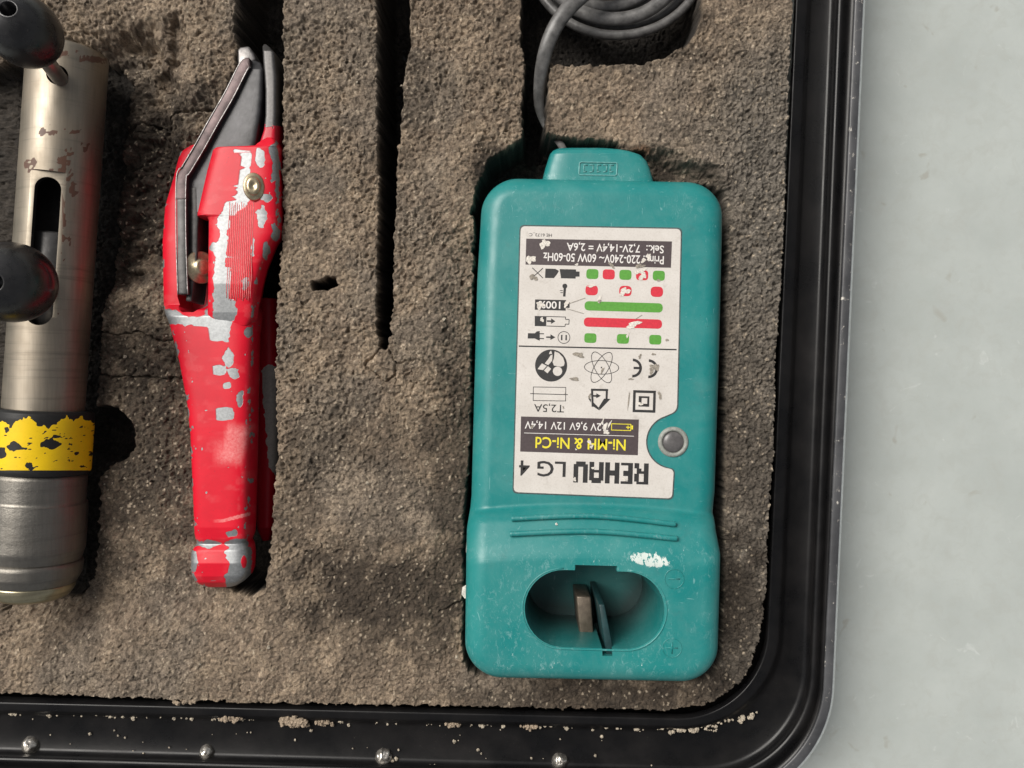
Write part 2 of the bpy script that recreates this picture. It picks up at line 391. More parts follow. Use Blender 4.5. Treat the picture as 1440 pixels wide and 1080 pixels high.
def floor_mat():
    m, n, l, b = new_mat('grey_floor'); v = objvec(n, l)
    f = noise(n, l, 22, 8, .65, v); g = noise(n, l, 130, 8, .7, v, .6); s = noise(n, l, 90, 6, .65, v, 1.6); d = noise(n, l, 75, 3, .5, v, .6)
    c = mix(n, l, ramp(n, l, f, .3, .7), (.36, .388, .37), (.43, .46, .44))
    c = mix(n, l, math_(n, l, 'MULTIPLY', ramp(n, l, g, .48, .68), .55), c, (.36, .375, .35))
    c = mix(n, l, math_(n, l, 'MULTIPLY', ramp(n, l, s, .64, .72), .3), c, (.62, .65, .63))
    c = mix(n, l, math_(n, l, 'MULTIPLY', ramp(n, l, d, .70, .76), .6), c, (.30, .29, .25))
    l.new(c, b.inputs['Base Color']); b.inputs['Roughness'].default_value = .38; b.inputs['Specular IOR Level'].default_value = .5
    fg = noise(n, l, 1500, 4, .7, v); c = mix(n, l, math_(n, l, 'MULTIPLY', ramp(n, l, fg, .62, .75), .25), c, (.30, .31, .29)); l.new(c, b.inputs['Base Color']); bump(n, l, b, math_(n, l, 'ADD', g, fg), .12, .0006); return m
M_FLOOR = floor_mat()

# ------------------------------------------------------------------ the setting: floor
FLOOR_Z = -0.049
me = mesh('floor', [(-6, -6, FLOOR_Z), (6, -6, FLOOR_Z), (6, 6, FLOOR_Z), (-6, 6, FLOOR_Z)], [(0, 1, 2, 3)])
fl = link('floor', me, M_FLOOR, smooth=False); fl['kind'] = 'structure'

# ------------------------------------------------------------------ the case
def case_line(xr0, xr8, yb0, yb9, rad, z, n=40):
    """one line of the tray wall: right side, rounded corner, bottom side, at height z"""
    sx = (xr8 - xr0) / 800; sy = (yb9 - yb0) / 960
    # corner point = intersection of the two lines
    x = xr8; y = yb9
    for _ in range(20): x = xr0 + sx * y; y = yb0 + sy * x
    a = np.array([xr0 + sx * -330, -330.]); c = np.array([x, y]); b = np.array([-330., yb0 + sy * -330])
    ua = (a - c) / np.linalg.norm(a - c); ub = (b - c) / np.linalg.norm(b - c)
    p0 = c + ua * rad; p2 = c + ub * rad
    pts = [a + (p0 - a) * t for t in np.linspace(0, 1, 60)[:-1]]
    k = .448
    for t in np.linspace(0, 1, n):
        q0, q1, q2, q3 = p0, c + ua * rad * k, c + ub * rad * k, p2
        pts.append((1 - t) ** 3 * q0 + 3 * (1 - t) ** 2 * t * q1 + 3 * (1 - t) * t * t * q2 + t ** 3 * q3)
    pts += [p2 + (b - p2) * t for t in np.linspace(0, 1, 60)[1:]]
    return P(*np.array(pts).T, z)
def strip(lines):
    n = len(lines[0]); v = np.vstack(lines); f = []
    for k in range(len(lines) - 1):
        for i in range(n - 1): f.append((k * n + i, k * n + i + 1, (k + 1) * n + i + 1, (k + 1) * n + i))
    me = mesh('s', v, f); flip_check(me); return me
case = thing('tool_case', 'open black plastic tool case with a scuffed grey rim on the pale floor', 'tool case', (0.05, -0.08, FLOOR_Z))
prof = [  # x at y=0, x at y=800, y at x=0, y at x=960, radius, z
    (1117, 1080, 979, 1004, 120, -.046), (1117, 1080, 979, 1004, 120, -.009), (1119, 1083, 987, 1010, 122, -.0065), (1121, 1085, 989, 1012, 124, -.006),
    (1123, 1087, 991, 1014, 126, -.0063), (1134, 1098, 998, 1020, 132, -.0066), (1137, 1101, 1001, 1024, 134, -.0075), (1140, 1104, 1003, 1026, 136, -.0095),
    (1143, 1107, 1007, 1031, 136, -.0105), (1166, 1133, 1050, 1076, 144, -.0108), (1173, 1141, 1058, 1085, 147, -.0098), (1177, 1145, 1063, 1090, 148, -.001),
    (1180, 1148, 1066, 1093, 150, .0004), (1186, 1154, 1072, 1100, 152, .0002), (1190, 1158, 1076, 1104, 154, -.0015), (1196, 1161, 1082, 1110, 156, -.0025), (1201, 1165, 1087, 1115, 158, -.0015)]
wall = strip([case_line(*p) for p in prof])
link('inner_wall', wall, M_CASE, case)
rprof = [(1201, 1165, 1087, 1115, 158, -.004), (1201, 1165, 1087, 1115, 158, .0038), (1202, 1166, 1088, 1116, 159, .0045), (1204, 1168, 1090, 1118, 160, .0048),
         (1212.5, 1176.5, 1099, 1127, 166, .0048), (1214, 1178, 1100.5, 1128.5, 167, .0046)]
rim = strip([case_line(*p) for p in rprof]); link('rim', rim, M_RIM, case)
oprof = [(1214, 1178, 1100.5, 1128.5, 167, .0046), (1215.3, 1179.3, 1101.8, 1129.8, 168, .0042), (1216.2, 1180.2, 1102.7, 1130.7, 169, .0034), (1216.6, 1180.6, 1103, 1131, 169, .002), (1217, 1181, 1103, 1131, 169, -.002)]
link('rim_edge', strip([case_line(*p) for p in oprof]), M_RIMEDGE, case)
b0 = case_line(1217, 1181, 1103, 1131, 169, -.002); b1 = b0.copy(); b1[:, 2] = FLOOR_Z + .001; b1[:, 0] -= .002
link('outer_shell', strip([b0, b1]), M_CASE, case)
bb = P(np.array([-330, 1117, 1080, -330]), np.array([-330, -330, 1010, 980]), -.045); b2 = bb.copy(); b2[:, 2] = -.048
link('base_plate', mesh('b', np.vstack([b2, bb]), [(3, 2, 1, 0), (4, 5, 6, 7)] + [(i, (i + 1) % 4, 4 + (i + 1) % 4, 4 + i) for i in range(4)]), M_CASE, case, smooth=False)
riv = None
for (x, y, s) in ((43, 1047, 1.05), (291, 1057, .9), (540, 1063.5, 1.05), (787, 1069, .95)):
    c = V(x, y, -.0105); r = .0036 * s
    pr = [(r * .0 - .003, r * 1.15), (-.0005, r * 1.12), (.0002, r)] + [(.0002 + r * .8 * math.sin(t), r * math.cos(t)) for t in np.linspace(.15, 1.5, 9)]
    me = lathe(c, c + Vector((random.uniform(-.1, .1), .45, .9)), pr, 24); co = coords(me)
    co += (fbm(co[:, 0] * 900, co[:, 1] * 900 + co[:, 2] * 500, 3, 2)[:, None] - .5) * .0009; me.vertices.foreach_set('co', co.astype(np.float32).ravel())
    link('rivet', me, M_BEAD, case)

# ------------------------------------------------------------------ the foam insert
FO = [(1114, -330), (1114, 0), (1098, 400), (1082, 700), (1076, 830), (1068, 895), (1056, 936), (1040, 961), (1021, 978), (993, 993), (940, 999), (480, 991), (0, 975), (-330, 966), (-330, -330)]
STEP = 1.25
gx = np.concatenate([np.arange(-320, -20, 5), np.arange(-20, 1122, STEP)]); gy = np.concatenate([np.arange(-320, -20, 5), np.arange(-20, 1006, STEP)])
X, Y = np.meshgrid(gx, gy); shp = X.shape; X = X.ravel(); Y = Y.ravel()
n1 = fbm(X / 9, Y / 9, 1, 3) - .5; n2 = fbm(X / 9, Y / 9, 41, 3) - .5; m1 = fbm(X / 38, Y / 38, 71, 3) - .5; m2 = fbm(X / 38, Y / 38, 91, 3) - .5
xw, yw = X + n1 * 9 + m1 * 7, Y + n2 * 9 + m2 * 7          # ragged outlines
xs, ys_ = X + n1 * 4, Y + n2 * 4
Z = (fbm(X / 160, Y / 160, 5, 3) - .5) * .004 + (fbm(X / 45, Y / 45, 15, 3) - .5) * .0022
# sunk region between the steel tool and the shears
sunk = [(-330, 75), (60, 62), (150, 30), (215, 28), (245, 90), (268, 130), (330, 100), (360, 420), (372, 800), (330, 868), (200, 880), (110, 890), (-20, 860), (-330, 860)]
s = sstep(-14, 34, psd(xw, yw, sunk) + m1 * 22); Z = Z * (1 - s * .3) - s * .0075
torn = [(120, 60), (165, 35), (215, 50), (240, 95), (232, 150), (246, 230), (238, 300), (225, 380), (150, 408), (120, 420)]
s = sstep(-10, 22, psd(xw, yw, torn) + m2 * 26); Z = Z - s * (.0065 + .011 * (fbm(X / 30, Y / 16, 51, 4) - .35))
lump = [(180, 85), (200, 72), (236, 78), (240, 96), (200, 100)]
s = sstep(-8, 14, psd(xw, yw, lump)); Z = Z + s * .006
chan = [(228, 25), (246, 18), (262, 60), (272, 85), (240, 92)]
s = sstep(-6, 8, psd(xw, yw, chan)); Z = Z - s * .006
# slope below the charger and dips
s = sstep(0, 90, np.hypot((X - 70) / 1.5, Y - 862)); Z = Z - (1 - s) * .006
s = sstep(930, 1000, Y) ; Z = Z - s * .0015
hol = [(900, 222), (930, 210), (965, 225), (1005, 238), (1030, 285), (1024, 330), (1000, 330), (900, 262)]
s = sstep(-8, 14, psd(xw, yw, hol)); Z = Z - s * .009
s = sstep(60, 0, psd(X, Y, [(655, 420), (665, 300), (1020, 300), (1010, 950), (655, 945)]) * -1); Z = Z - s * .0012
Z0 = Z.copy()
ZS0 = Z.copy()
def pocket(poly, depth, soft=4.0, rag=1.0, bottom=0.0012, nz=1.4):
    global Z
    sd = psd(X + (xw - X) * rag, Y + (yw - Y) * rag, poly); s = sstep(-soft, soft, sd); s = np.clip(s + (fbm(X / 5, Y / 5, 37, 3) - .5) * nz * s * (1 - s), 0, 1)
    fl_ = depth + (fbm(X / 22, Y / 22, 33, 4) - .5) * bottom * 2
    Z = np.where(fl_ < Z, Z * (1 - s) + fl_ * s, Z)
pocket([(-330, 88), (34, 84), (60, 64), (100, 58), (148, 76), (160, 100), (147, 250), (132, 420), (124, 480), (122, 575), (135, 590), (138, 660), (127, 672), (123, 780), (112, 820), (90, 848), (0, 856), (-330, 850)], -.0215, 4)
pocket([(133 + 44 * math.cos(t), 615 + 42 * math.sin(t)) for t in np.linspace(0, 6.283, 24)[:-1]], -.026, 4, .5)
pocket([(333, -330), (396, -330), (396, 100), (394, 330), (387, 430), (385, 640), (379, 750), (371, 822), (350, 838), (290, 828), (276, 800), (276, 700), (268, 590), (248, 470), (236, 420), (234, 300), (256, 222), (300, 150), (333, 98)], -.040, 3.5, .7)
pocket([(533, -330), (576, -330), (574, 60), (566, 100), (562, 170), (555, 240), (552, 330), (550, 430), (546, 470), (541, 490), (535, 489), (531, 430), (535, 300), (533, 100)], -.044, 3.5, .55)
pocket([(440, 398), (452, 398), (458, 391), (470, 390), (471, 402), (458, 405), (441, 405)], -.022, 3, .6)
pocket([(733, -330), (735, 66), (745, 84), (800, 88), (900, 86), (938, 77), (968, 56), (986, 18), (994, -330)], -.034, 4, .6)
pocket([(741, 60), (768, 60), (768, 120), (765, 190), (775, 205), (740, 215), (738, 150)], -.036, 4, .7)
pocket([(664, 300), (672, 262), (690, 222), (720, 206), (745, 190), (772, 190), (800, 196), (868, 200), (872, 214), (905, 214), (922, 246), (930, 262), (1000, 262), (1012, 300)], -.030, 3, .35, nz=0)
pocket(roundpoly([(670, 250), (1024, 256), (1016, 720), (1018, 770), (1010, 958), (652, 950), (655, 740), (664, 600)], 36), -.034, 4, .45)
ZP = Z.copy()
# cracks and the cut plug
for ln, w, dp in (([(118, 462), (150, 470), (185, 466), (215, 478), (246, 474)], 1.5, .003), ([(120, 524), (150, 530), (190, 529), (230, 532), (262, 529)], 1.4, .003),
                  ([(150, 178), (180, 160), (215, 168), (240, 150), (300, 148), (330, 128)], 1.4, .003),
                  ([(538, 488), (524, 500), (512, 514), (526, 524), (541, 538), (554, 528), (557, 512), (546, 494)], 1.2, .0025), ([(557, 512), (590, 506), (604, 512)], 1.8, .002), ([(620, 862), (650, 846), (664, 838)], 2, .002)):
    d = dline(X + n1 * 6, Y + n2 * 6, ln); Z = Z - dp * (1 - sstep(0, w * 1.4, d))
s = sstep(-2, 8, psd(xs, ys_, [(538, 490), (514, 514), (541, 536), (556, 514)])); Z = Z + s * .0006
# open-cell relief
right = sstep(960, 1060, X + 60 * (fbm(X / 60, Y / 60, 201, 3) - .5)) * sstep(60, 220, Y + .5 * (X - 900))
wx, wy = X + (fbm(X / 7, Y / 7, 301, 2) - .5) * 7, Y + (fbm(X / 7, Y / 7, 331, 2) - .5) * 7
f1, f2 = worley(wx / 7.0, wy / 7.6 , 61); g1, g2 = worley(wx / 4.3 + 9, wy / 4.6, 63); k1, k2 = worley(X / 13.5, Y / 13.5, 67)
shade = sstep(0, 1, s * 0 + np.clip((Z0 < -.005), 0, 1))
smooth_zone = sstep(.36, .66, fbm(X / 90, Y / 90, 211, 3) + .2 * sstep(600, 900, Y) - .1 + .4 * sstep(1.1, .5, np.hypot((X - 560) / 130, (Y - 800) / 150)) + .3 * sstep(930, 980, Y))      # packed, dirt-filled foam
amp = (.00115 - .00075 * smooth_zone) * (1 - .25 * shade)
rel = (np.clip(f1 / .62, 0, 1) ** 1.2 - .6) * amp + (np.clip(g1 / .6, 0, 1) - .6) * amp * .5
rel_r = (np.clip((f2 - f1) / .35, 0, 1) * -1) * .0011 + (np.clip(g1 / .6, 0, 1) - .6) * .0007
rel = rel * (1 - right) + rel_r * right
pit = sstep(.33, .12, k1) * (h2(np.floor(X / 13.5), np.floor(Y / 13.5), 5) > .6) * (1 - smooth_zone * .8)
rel = rel - pit * .0012 + (fbm(X / 3.0, Y / 3.0, 121, 2) - .5) * .0015 + (fbm(X / 18, Y / 18, 151, 3) - .5) * .0016
Z = Z + rel
jx, jy = (fbm(X / 5, Y / 5, 401, 2) - .5) * 4.2, (fbm(X / 5, Y / 5, 431, 2) - .5) * 4.2
v = P(X + jx, Y + jy, np.zeros_like(Z)); v[:, 2] = Z
keep = psd(X + n1 * 3, Y + n2 * 3, FO) > -1.5
ny, nx = shp; idx = np.arange(ny * nx).reshape(shp)
q = np.stack([idx[1:, :-1], idx[1:, 1:], idx[:-1, 1:], idx[:-1, :-1]], -1).reshape(-1, 4); q = q[keep[q].all(1)]
# drop unused vertices
used = np.zeros(len(v), bool); used[q.ravel()] = True; remap = np.cumsum(used) - 1; q = remap[q]
me = mesh('foam', v[used], q)
# foam tint: brown dust, grey cleaner foam at the right, black oily stains with painted shade, pale grains and painted glints
big = fbm(X / 120, Y / 120, 501, 4); md = fbm(X / 26, Y / 26, 521, 4); fi = fbm(X / 4, Y / 4, 541, 2)
brown = np.array([.240, .186, .136]); dust = np.array([.345, .268, .190]); grey = np.array([.170, .154, .132]); oil_shade = np.array([.050, .038, .028])
c = brown[None] * np.ones((len(X), 1))
w = sstep(.42, .68, md)[:, None] * .6; c = c * (1 - w) + dust * w
w = (right * .8)[:, None]; c = c * (1 - w) + grey * w
w = sstep(.48, .66, big)[:, None] * .35; c = c * (1 - w) + grey * w
def stain_shade(px, py, rx, ry, k):  # dark blots: real stains, and shade painted into the foam colour
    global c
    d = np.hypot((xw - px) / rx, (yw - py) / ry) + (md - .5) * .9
    w = (sstep(1.2, .35, d) * min(1, k * 1.2))[:, None]; c = c * (1 - w) + oil_shade * w
stain_shade(940, 236, 34, 26, .85); stain_shade(990, 252, 46, 22, .5); stain_shade(560, 840, 175, 95, .72); stain_shade(640, 640, 50, 230, .6); stain_shade(470, 620, 70, 50, .4); stain_shade(420, 700, 40, 120, .35); stain_shade(80, 890, 60, 40, .45); stain_shade(690, 238, 30, 40, .8); stain_shade(850, 985, 230, 36, .72)
stain_shade(1045, 850, 50, 120, .62); stain_shade(590, 90, 22, 22, .45); stain_shade(585, 150, 24, 60, .4); stain_shade(840, 210, 90, 10, .6); stain_shade(190, 250, 100, 190, .85); stain_shade(200, 640, 130, 200, .66); stain_shade(190, 480, 90, 70, .4); stain_shade(1000, 965, 60, 40, .6); stain_shade(560, 620, 80, 80, .28)  # includes painted shade right of the steel tool and beside the charger
stain_shade(1050, 640, 60, 190, .45); stain_shade(860, 30, 150, 75, .75); stain_shade(755, 150, 22, 70, .7); stain_shade(480, 800, 60, 60, .35)
rust = (sstep(1.1, .4, np.hypot((X - 902) / 22, (Y - 212) / 10) + (md - .5)) * .7)[:, None]; c = c * (1 - rust) + np.array([.17, .085, .04]) * rust
sp = h2(np.floor((X + jx) / 2.2), np.floor((Y + jy) / 3.0), 611); w = ((sp > .962) * .75)[:, None]; c = c * (1 - w) + np.array([.48, .40, .30]) * w  # pale grains, also painted in place of specular glints on the strands
w = ((sp < .03) * .5)[:, None]; c = c * (1 - w) + np.array([.05, .042, .035]) * w
w = (sstep(.0015, .005, ZS0 - ZP + (md - .5) * .003) * .92)[:, None]; c = c * (1 - w) + np.array([.030, .027, .024]) * w      # clean charcoal foam where it was cut: the dust lies on top; pocket shade is painted in too
c = c * (.45 + 1.1 * fi)[:, None] * (.8 + .4 * fbm(X / 9, Y / 9, 561, 2))[:, None]
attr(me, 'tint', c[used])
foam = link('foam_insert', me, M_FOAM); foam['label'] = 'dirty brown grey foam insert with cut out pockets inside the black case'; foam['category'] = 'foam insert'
HF = (gx, gy, Z.reshape(shp))
def foam_z(px, py):
    i = np.searchsorted(gy, py); j = np.searchsorted(gx, px); return float(HF[2][min(i, ny - 1), min(j, nx - 1)])

# ------------------------------------------------------------------ battery charger
ch = thing('battery_charger', 'teal plastic battery charger with a scratched white data label, set in the foam insert', 'battery charger', tuple(P(836, 600, -.033)))
aH, bH, RC, FR = .052, .1065, .0155, .0085
ZS = lambda py: np.interp(py, [250, 690, 790, 960], [.004, .004, .013, .013])
Lf = ([245, 262, 400, 700, 722, 745, 960], [679, 679, 671, 663, 660.5, 657, 654])
Rf = ([245, 265, 500, 700, 738, 772, 960], [1016, 1016, 1010.5, 1004, 1004, 1009, 1004])
def Hc(px, py):
    yy = py - .02 * (px - 836) - 11 * ((px - 832) / 165) ** 2
    ks = [240, 275, 320, 696, 705, 708, 713, 722, 755, 768, 776, 800, 900, 960]; hv = [.0105, .0116, .012, .012, .0120, .0125, .0150, .0178, .0228, .0243, .0248, .0249, .0246, .0240]
    return np.interp(yy, ks, hv)
def half_ring(d):
    a, b, rc = aH - d, bH - d, max(RC - d, .0004); pts = []
    for t in np.linspace(0, 1, 41)[:-1]: pts.append(((a - rc) * (t + .0125 * (1 - t)), b))
    for t in np.linspace(0, math.pi / 2, 15)[:-1]: pts.append((a - rc + rc * math.sin(t), b - rc + rc * math.cos(t)))
    for t in np.linspace(0, 1, 221)[:-1]: pts.append((a, (b - rc) * (1 - 2 * t)))
    for t in np.linspace(0, math.pi / 2, 15)[:-1]: pts.append((a - rc + rc * math.cos(t), -(b - rc) - rc * math.sin(t)))
    for t in np.linspace(0, 1, 41): pts.append(((a - rc) * (1 - t + .0125 * t), -b))
    return np.array(pts)
ds = list(FR * (1 - np.cos(np.linspace(0, math.pi / 2, 16)))) + list(np.linspace(FR, aH * .985, 52)[1:])
rings = []
for d in ds:
    h = half_ring(d); full = np.vstack([h, h[::-1] * [-1, 1]]); u, w = full[:, 0] / aH, (bH - full[:, 1]) / (2 * bH)
    py = 253 + w * 697; lx, rx = np.interp(py, *Lf), np.interp(py, *Rf); px = lx + (rx - lx) * (u + 1) / 2; py = py + .02 * (px - 836)
    p = P(px, py, ZS(py)); zz = Hc(px, py); dd = min(d, FR); p[:, 2] = zz - FR + math.sqrt(max(FR * FR - (FR - dd) ** 2, 0)); rings.append(p)
K = len(rings[0]); sk = rings[0].copy(); sk[:, 2] = -.0332; sk[:, :2] = (sk[:, :2] - sk[:, :2].mean(0)) * .985 + sk[:, :2].mean(0)
mid = rings[0].copy(); mid[:, 2] = rings[0][:, 2] - .004
rings = [sk, mid] + rings; vs = np.vstack(rings); fs = []
for i in range(len(rings) - 1):
    for k in range(K): fs.append((i * K + k, i * K + (k + 1) % K, (i + 1) * K + (k + 1) % K, (i + 1) * K + k))
o = (len(rings) - 1) * K
for i in range(K // 2 - 1): fs.append((o + i, o + i + 1, o + K - 2 - i, o + K - 1 - i))
fs.append(tuple(range(K))[::-1])
body = mesh('body', vs, fs); flip_check(body)
def rot(pts, cx, cy, a=R(1.6)): return [(cx + (x - cx) * math.cos(a) - (y - cy) * math.sin(a), cy + (x - cx) * math.sin(a) + (y - cy) * math.cos(a)) for x, y in pts]
SC = (836, 857)
def stadium(hw, hh, n=20): return rot([(SC[0] + (hw - hh) + hh * math.cos(t), SC[1] + hh * math.sin(t)) for t in np.linspace(-math.pi / 2, math.pi / 2, n)] + [(SC[0] - (hw - hh) + hh * math.cos(t), SC[1] + hh * math.sin(t)) for t in np.linspace(math.pi / 2, 1.5 * math.pi, n)], *SC)
cut = [prism(stadium(101, 56), -.016, .040, .90, .0247), prism(rot([(807, 795), (866, 795), (866, 850), (807, 850)], *SC), -.008, .041, 1, .0247), prism(rot([(846, 880), (862, 880), (863, 922), (849, 922)], *SC), -.006, .042, 1, .0245)]
body = boolean(body, cut)
co = coords(body); bx, by = unP(co)
wear = np.clip(.25 * fbm(bx / 60, by / 60, 5, 4) + .75 * sstep(760, 790, by) * sstep(.35, .62, fbm(bx / 40, by / 40, 8, 4)), 0, 1)
wear += sstep(1.1, .3, np.hypot((bx - 915 - (by - 788) * 1.2) / 30, (by - 788) / 13)) * 2.0 + sstep(14, 0, np.abs(by - 938)) * .5 + sstep(30, 0, np.abs(by - 776 - .02 * (bx - 836))) * .35
wear += sstep(1.0, .3, np.hypot((bx - 770) / 70, (by - 285) / 30)) * .35 + sstep(1.0, .3, np.hypot((bx - 960) / 40, (by - 290) / 30)) * .4
wear += sstep(1.1, .3, np.hypot((bx - 915 - (by - 788) * 1.2) / 30, (by - 788) / 13)) * 3
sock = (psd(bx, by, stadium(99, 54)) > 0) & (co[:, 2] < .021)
attr(body, 'grime_shade', sock * sstep(.023, .016, co[:, 2]) * .9)  # darkens the socket inside with depth: shade painted over its teal
wear *= (co[:, 2] > -.002) * np.where(psd(bx, by, stadium(100, 55)) > 1, .25, 1)
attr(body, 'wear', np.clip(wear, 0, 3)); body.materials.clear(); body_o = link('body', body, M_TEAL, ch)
body_o.data.set_sharp_from_angle(angle=R(40))
tab = loft((212, 262), {212: 780, 213.5: 776, 217: 773, 235: 767, 262: 760}, {212: 860, 213.5: 878, 216: 890, 220: 902, 228: 910, 240: 915, 262: 921}, -.02, {212: .001, 215: .0035, 220: .0045, 262: .0048}, 80, 6, .7)
attr(tab, 'wear', np.where(unP(coords(tab))[1] > 244, .9, .15)); to = link('cord_outlet', tab, M_TEAL, ch)
def tubepx(pts, z, r, closed=False, seg=8):
    z = z if hasattr(z, '__len__') else [z] * len(pts)
    return sweep([V(x, y, q) for (x, y), q in zip(pts, z)], r, seg=seg, closed=closed)
pl = [tubepx(roundpoly([(815, 228), (868, 229), (867, 247), (814, 246)], 3), .0047, .00035, True)]
for k, x in enumerate((823, 832, 842, 851, 860)):
    pl.append(tubepx([(x - 3, 232), (x + 3, 232.3)], .0047, .00028)); pl.append(tubepx([(x - 3, 242), (x + 2, 241)], .0047, .00028)); pl.append(tubepx([(x + (2 if k % 2 else -2), 233), (x + (2 if k % 2 else -2), 241)], .0047, .00028))
em = mesh('e', *join(pl)); link('embossed_mark', em, simple('worn_teal', (.10, .29, .28), .45, 0, .3, 900, .2), to)
# ribs across the ramp
for (y0, y1, y2, x0, x2) in ((729, 724.5, 737, 719, 950), (750.5, 746, 757, 717, 952)):
    pts = smoothpts([(x0, y0), ((x0 + x2) / 2, y1 + 1), (x2, y2)], 50)
    zr = [float(Hc(np.array(a), np.array(b))) for a, b in pts]
    # the ramp mesh is laid at the silhouette height, so find the height that lands on it
    vv, ff = sweep([V(a, b, z) + Vector((0, 0, .0006)) for (a, b), z in zip(pts, zr)], .0011, .0009, 10)
    rm = mesh('r', vv, ff); attr(rm, 'wear', np.full(len(rm.vertices), .75)); link('rib', rm, M_TEAL, ch)
# rim of the socket, contact and latch
sr = stadium(101.5, 56.5)
vv, ff = sweep([V(x, y, .0246) for x, y in sr if not (800 < x < 872 and y < 810) ], .00045, seg=8)
rm = mesh('r', vv, ff); attr(rm, 'wear', np.full(len(rm.vertices), .8)); link('socket_rim', rm, M_TEAL, ch)
link('contact', bevelled(prism(rot([(810, 838), (831, 839), (835, 893), (815, 892)], 822, 865, 0), -.015, .006), .0008), M_PLUG, ch)
link('guide_rail', bevelled(prism(rot([(842, 850), (850, 850), (864, 922), (853, 922)], 850, 880, 0), -.015, .0225), .0004), simple('dark_teal_insert', (.012, .04, .043), .4, 0, .3, 300, .2), ch)
for (x, y, plus) in ((948, 814, False), (945, 911, True)):
    t = np.linspace(0, 6.283, 30)[:-1]; zz = float(Hc(np.array(x * 1.0), np.array(y * 1.0))) + .00005
    pr = [tubepx([(x + 13.5 * math.cos(q), y + 13.5 * math.sin(q)) for q in t], zz, .00022, True, 6), tubepx([(x - 8, y), (x + 8, y + .3)], zz, .0003, False, 6)]
    if plus: pr.append(tubepx([(x, y - 8), (x - .2, y + 8)], zz + .0001, .0003, False, 6))
    em = mesh('e', *join(pr)); attr(em, 'wear', np.full(len(em.vertices), .6)); link('plus_mark' if plus else 'minus_mark', em, M_TEAL, ch)
# indicator lamp
c0 = V(946.5, 621.5, .0118); K_ = (CAM_H - .012) / FPX
bz = lathe(c0, c0 + Vector((0, 0, 1)), [(0, 15 * K_), (.0006, 15 * K_), (.0011, 16.5 * K_), (.0012, 18 * K_), (.0010, 20 * K_), (.0004, 21.5 * K_), (-.0005, 22 * K_)], 48, cap=False)
lamp = link('indicator_lamp', bz, M_BEZEL, ch)
link('lens', lathe(c0, c0 + Vector((0, 0, 1)), [(-.001, 15.2 * K_), (.0002, 15 * K_)] + [(.0002 + .0014 * math.sin(t), 15 * K_ * math.cos(t)) for t in np.linspace(.1, 1.55, 8)], 40), M_LENS, lamp)

# ---- data label and its print
ZL = .01235
def cutarc(r): return [(946.5 + r * math.cos(t), 621.5 + r * math.sin(t)) for t in np.linspace(R(-108), R(-252), 18)]
def label_outline(g):
    a = [(732.5 - g, 318 - g), (957.5 + g, 322 - g), (952.5 + g, 577 + g)]
    head = roundpoly([(723, 500), (732.5 - g, 318 - g), (957.5 + g, 322 - g), (952 + g, 578 + g), (934, 586)], [0, 7, 7, 14, 0])[1:-1]
    arc = cutarc(38 - g)
    tail = roundpoly([(934, 658), (947.5 + g, 660 - g), (945 + g, 701 + g), (722.5 - g, 692 + g), (723, 500)], [0, 9, 7, 7, 0])[1:-1]
    return head + arc + tail
link('label_gap', prism(label_outline(1.8), ZL - .0006, ZL - .0002), M_GAP, ch, smooth=False)
lab = link('data_label', prism(label_outline(0), ZL - .0005, ZL), M_LABEL, ch, smooth=False)
TA = R(1.7)
def flat(name, polys, mat, lay=1, up=lab, rise=0):
    vs, fs = [], []
    for q_, p in enumerate(polys):
        b = len(vs); vs += list(P(*np.array(p, float).T, ZL + .00005 * lay + rise * q_)); fs.append(tuple(range(b, b + len(p))))
    me = mesh(name, vs, fs); bm = bmesh.new(); bm.from_mesh(me)
    for f in bm.faces:
        f.normal_update()
        if f.normal.z < 0: f.normal_flip()
    bmesh.ops.triangulate(bm, faces=[f for f in bm.faces if len(f.verts) > 4]); bm.to_mesh(me); bm.free()
    return link(name, me, mat, up, smooth=False)
def seg_(a, b, w):
    a, b = np.array(a, float), np.array(b, float); d = (b - a) / np.linalg.norm(b - a); n = np.array([-d[1], d[0]]) * w / 2
    return [a + n, b + n, b - n, a - n]
def rr(cx, cy, w, h, r, a=TA): return rot(roundpoly([(cx - w / 2, cy - h / 2), (cx + w / 2, cy - h / 2), (cx + w / 2, cy + h / 2), (cx - w / 2, cy + h / 2)], r, 5), cx, cy, a)
def ringband(pts_o, pts_i):
    n = len(pts_o); return [[pts_o[i], pts_o[(i + 1) % n], pts_i[(i + 1) % n], pts_i[i]] for i in range(n)]
def ell(cx, cy, a, b, ang, n=40): return [(cx + a * math.cos(t) * math.cos(ang) - b * math.sin(t) * math.sin(ang), cy + a * math.cos(t) * math.sin(ang) + b * math.sin(t) * math.cos(ang)) for t in np.linspace(0, 2 * math.pi, n, endpoint=False)]
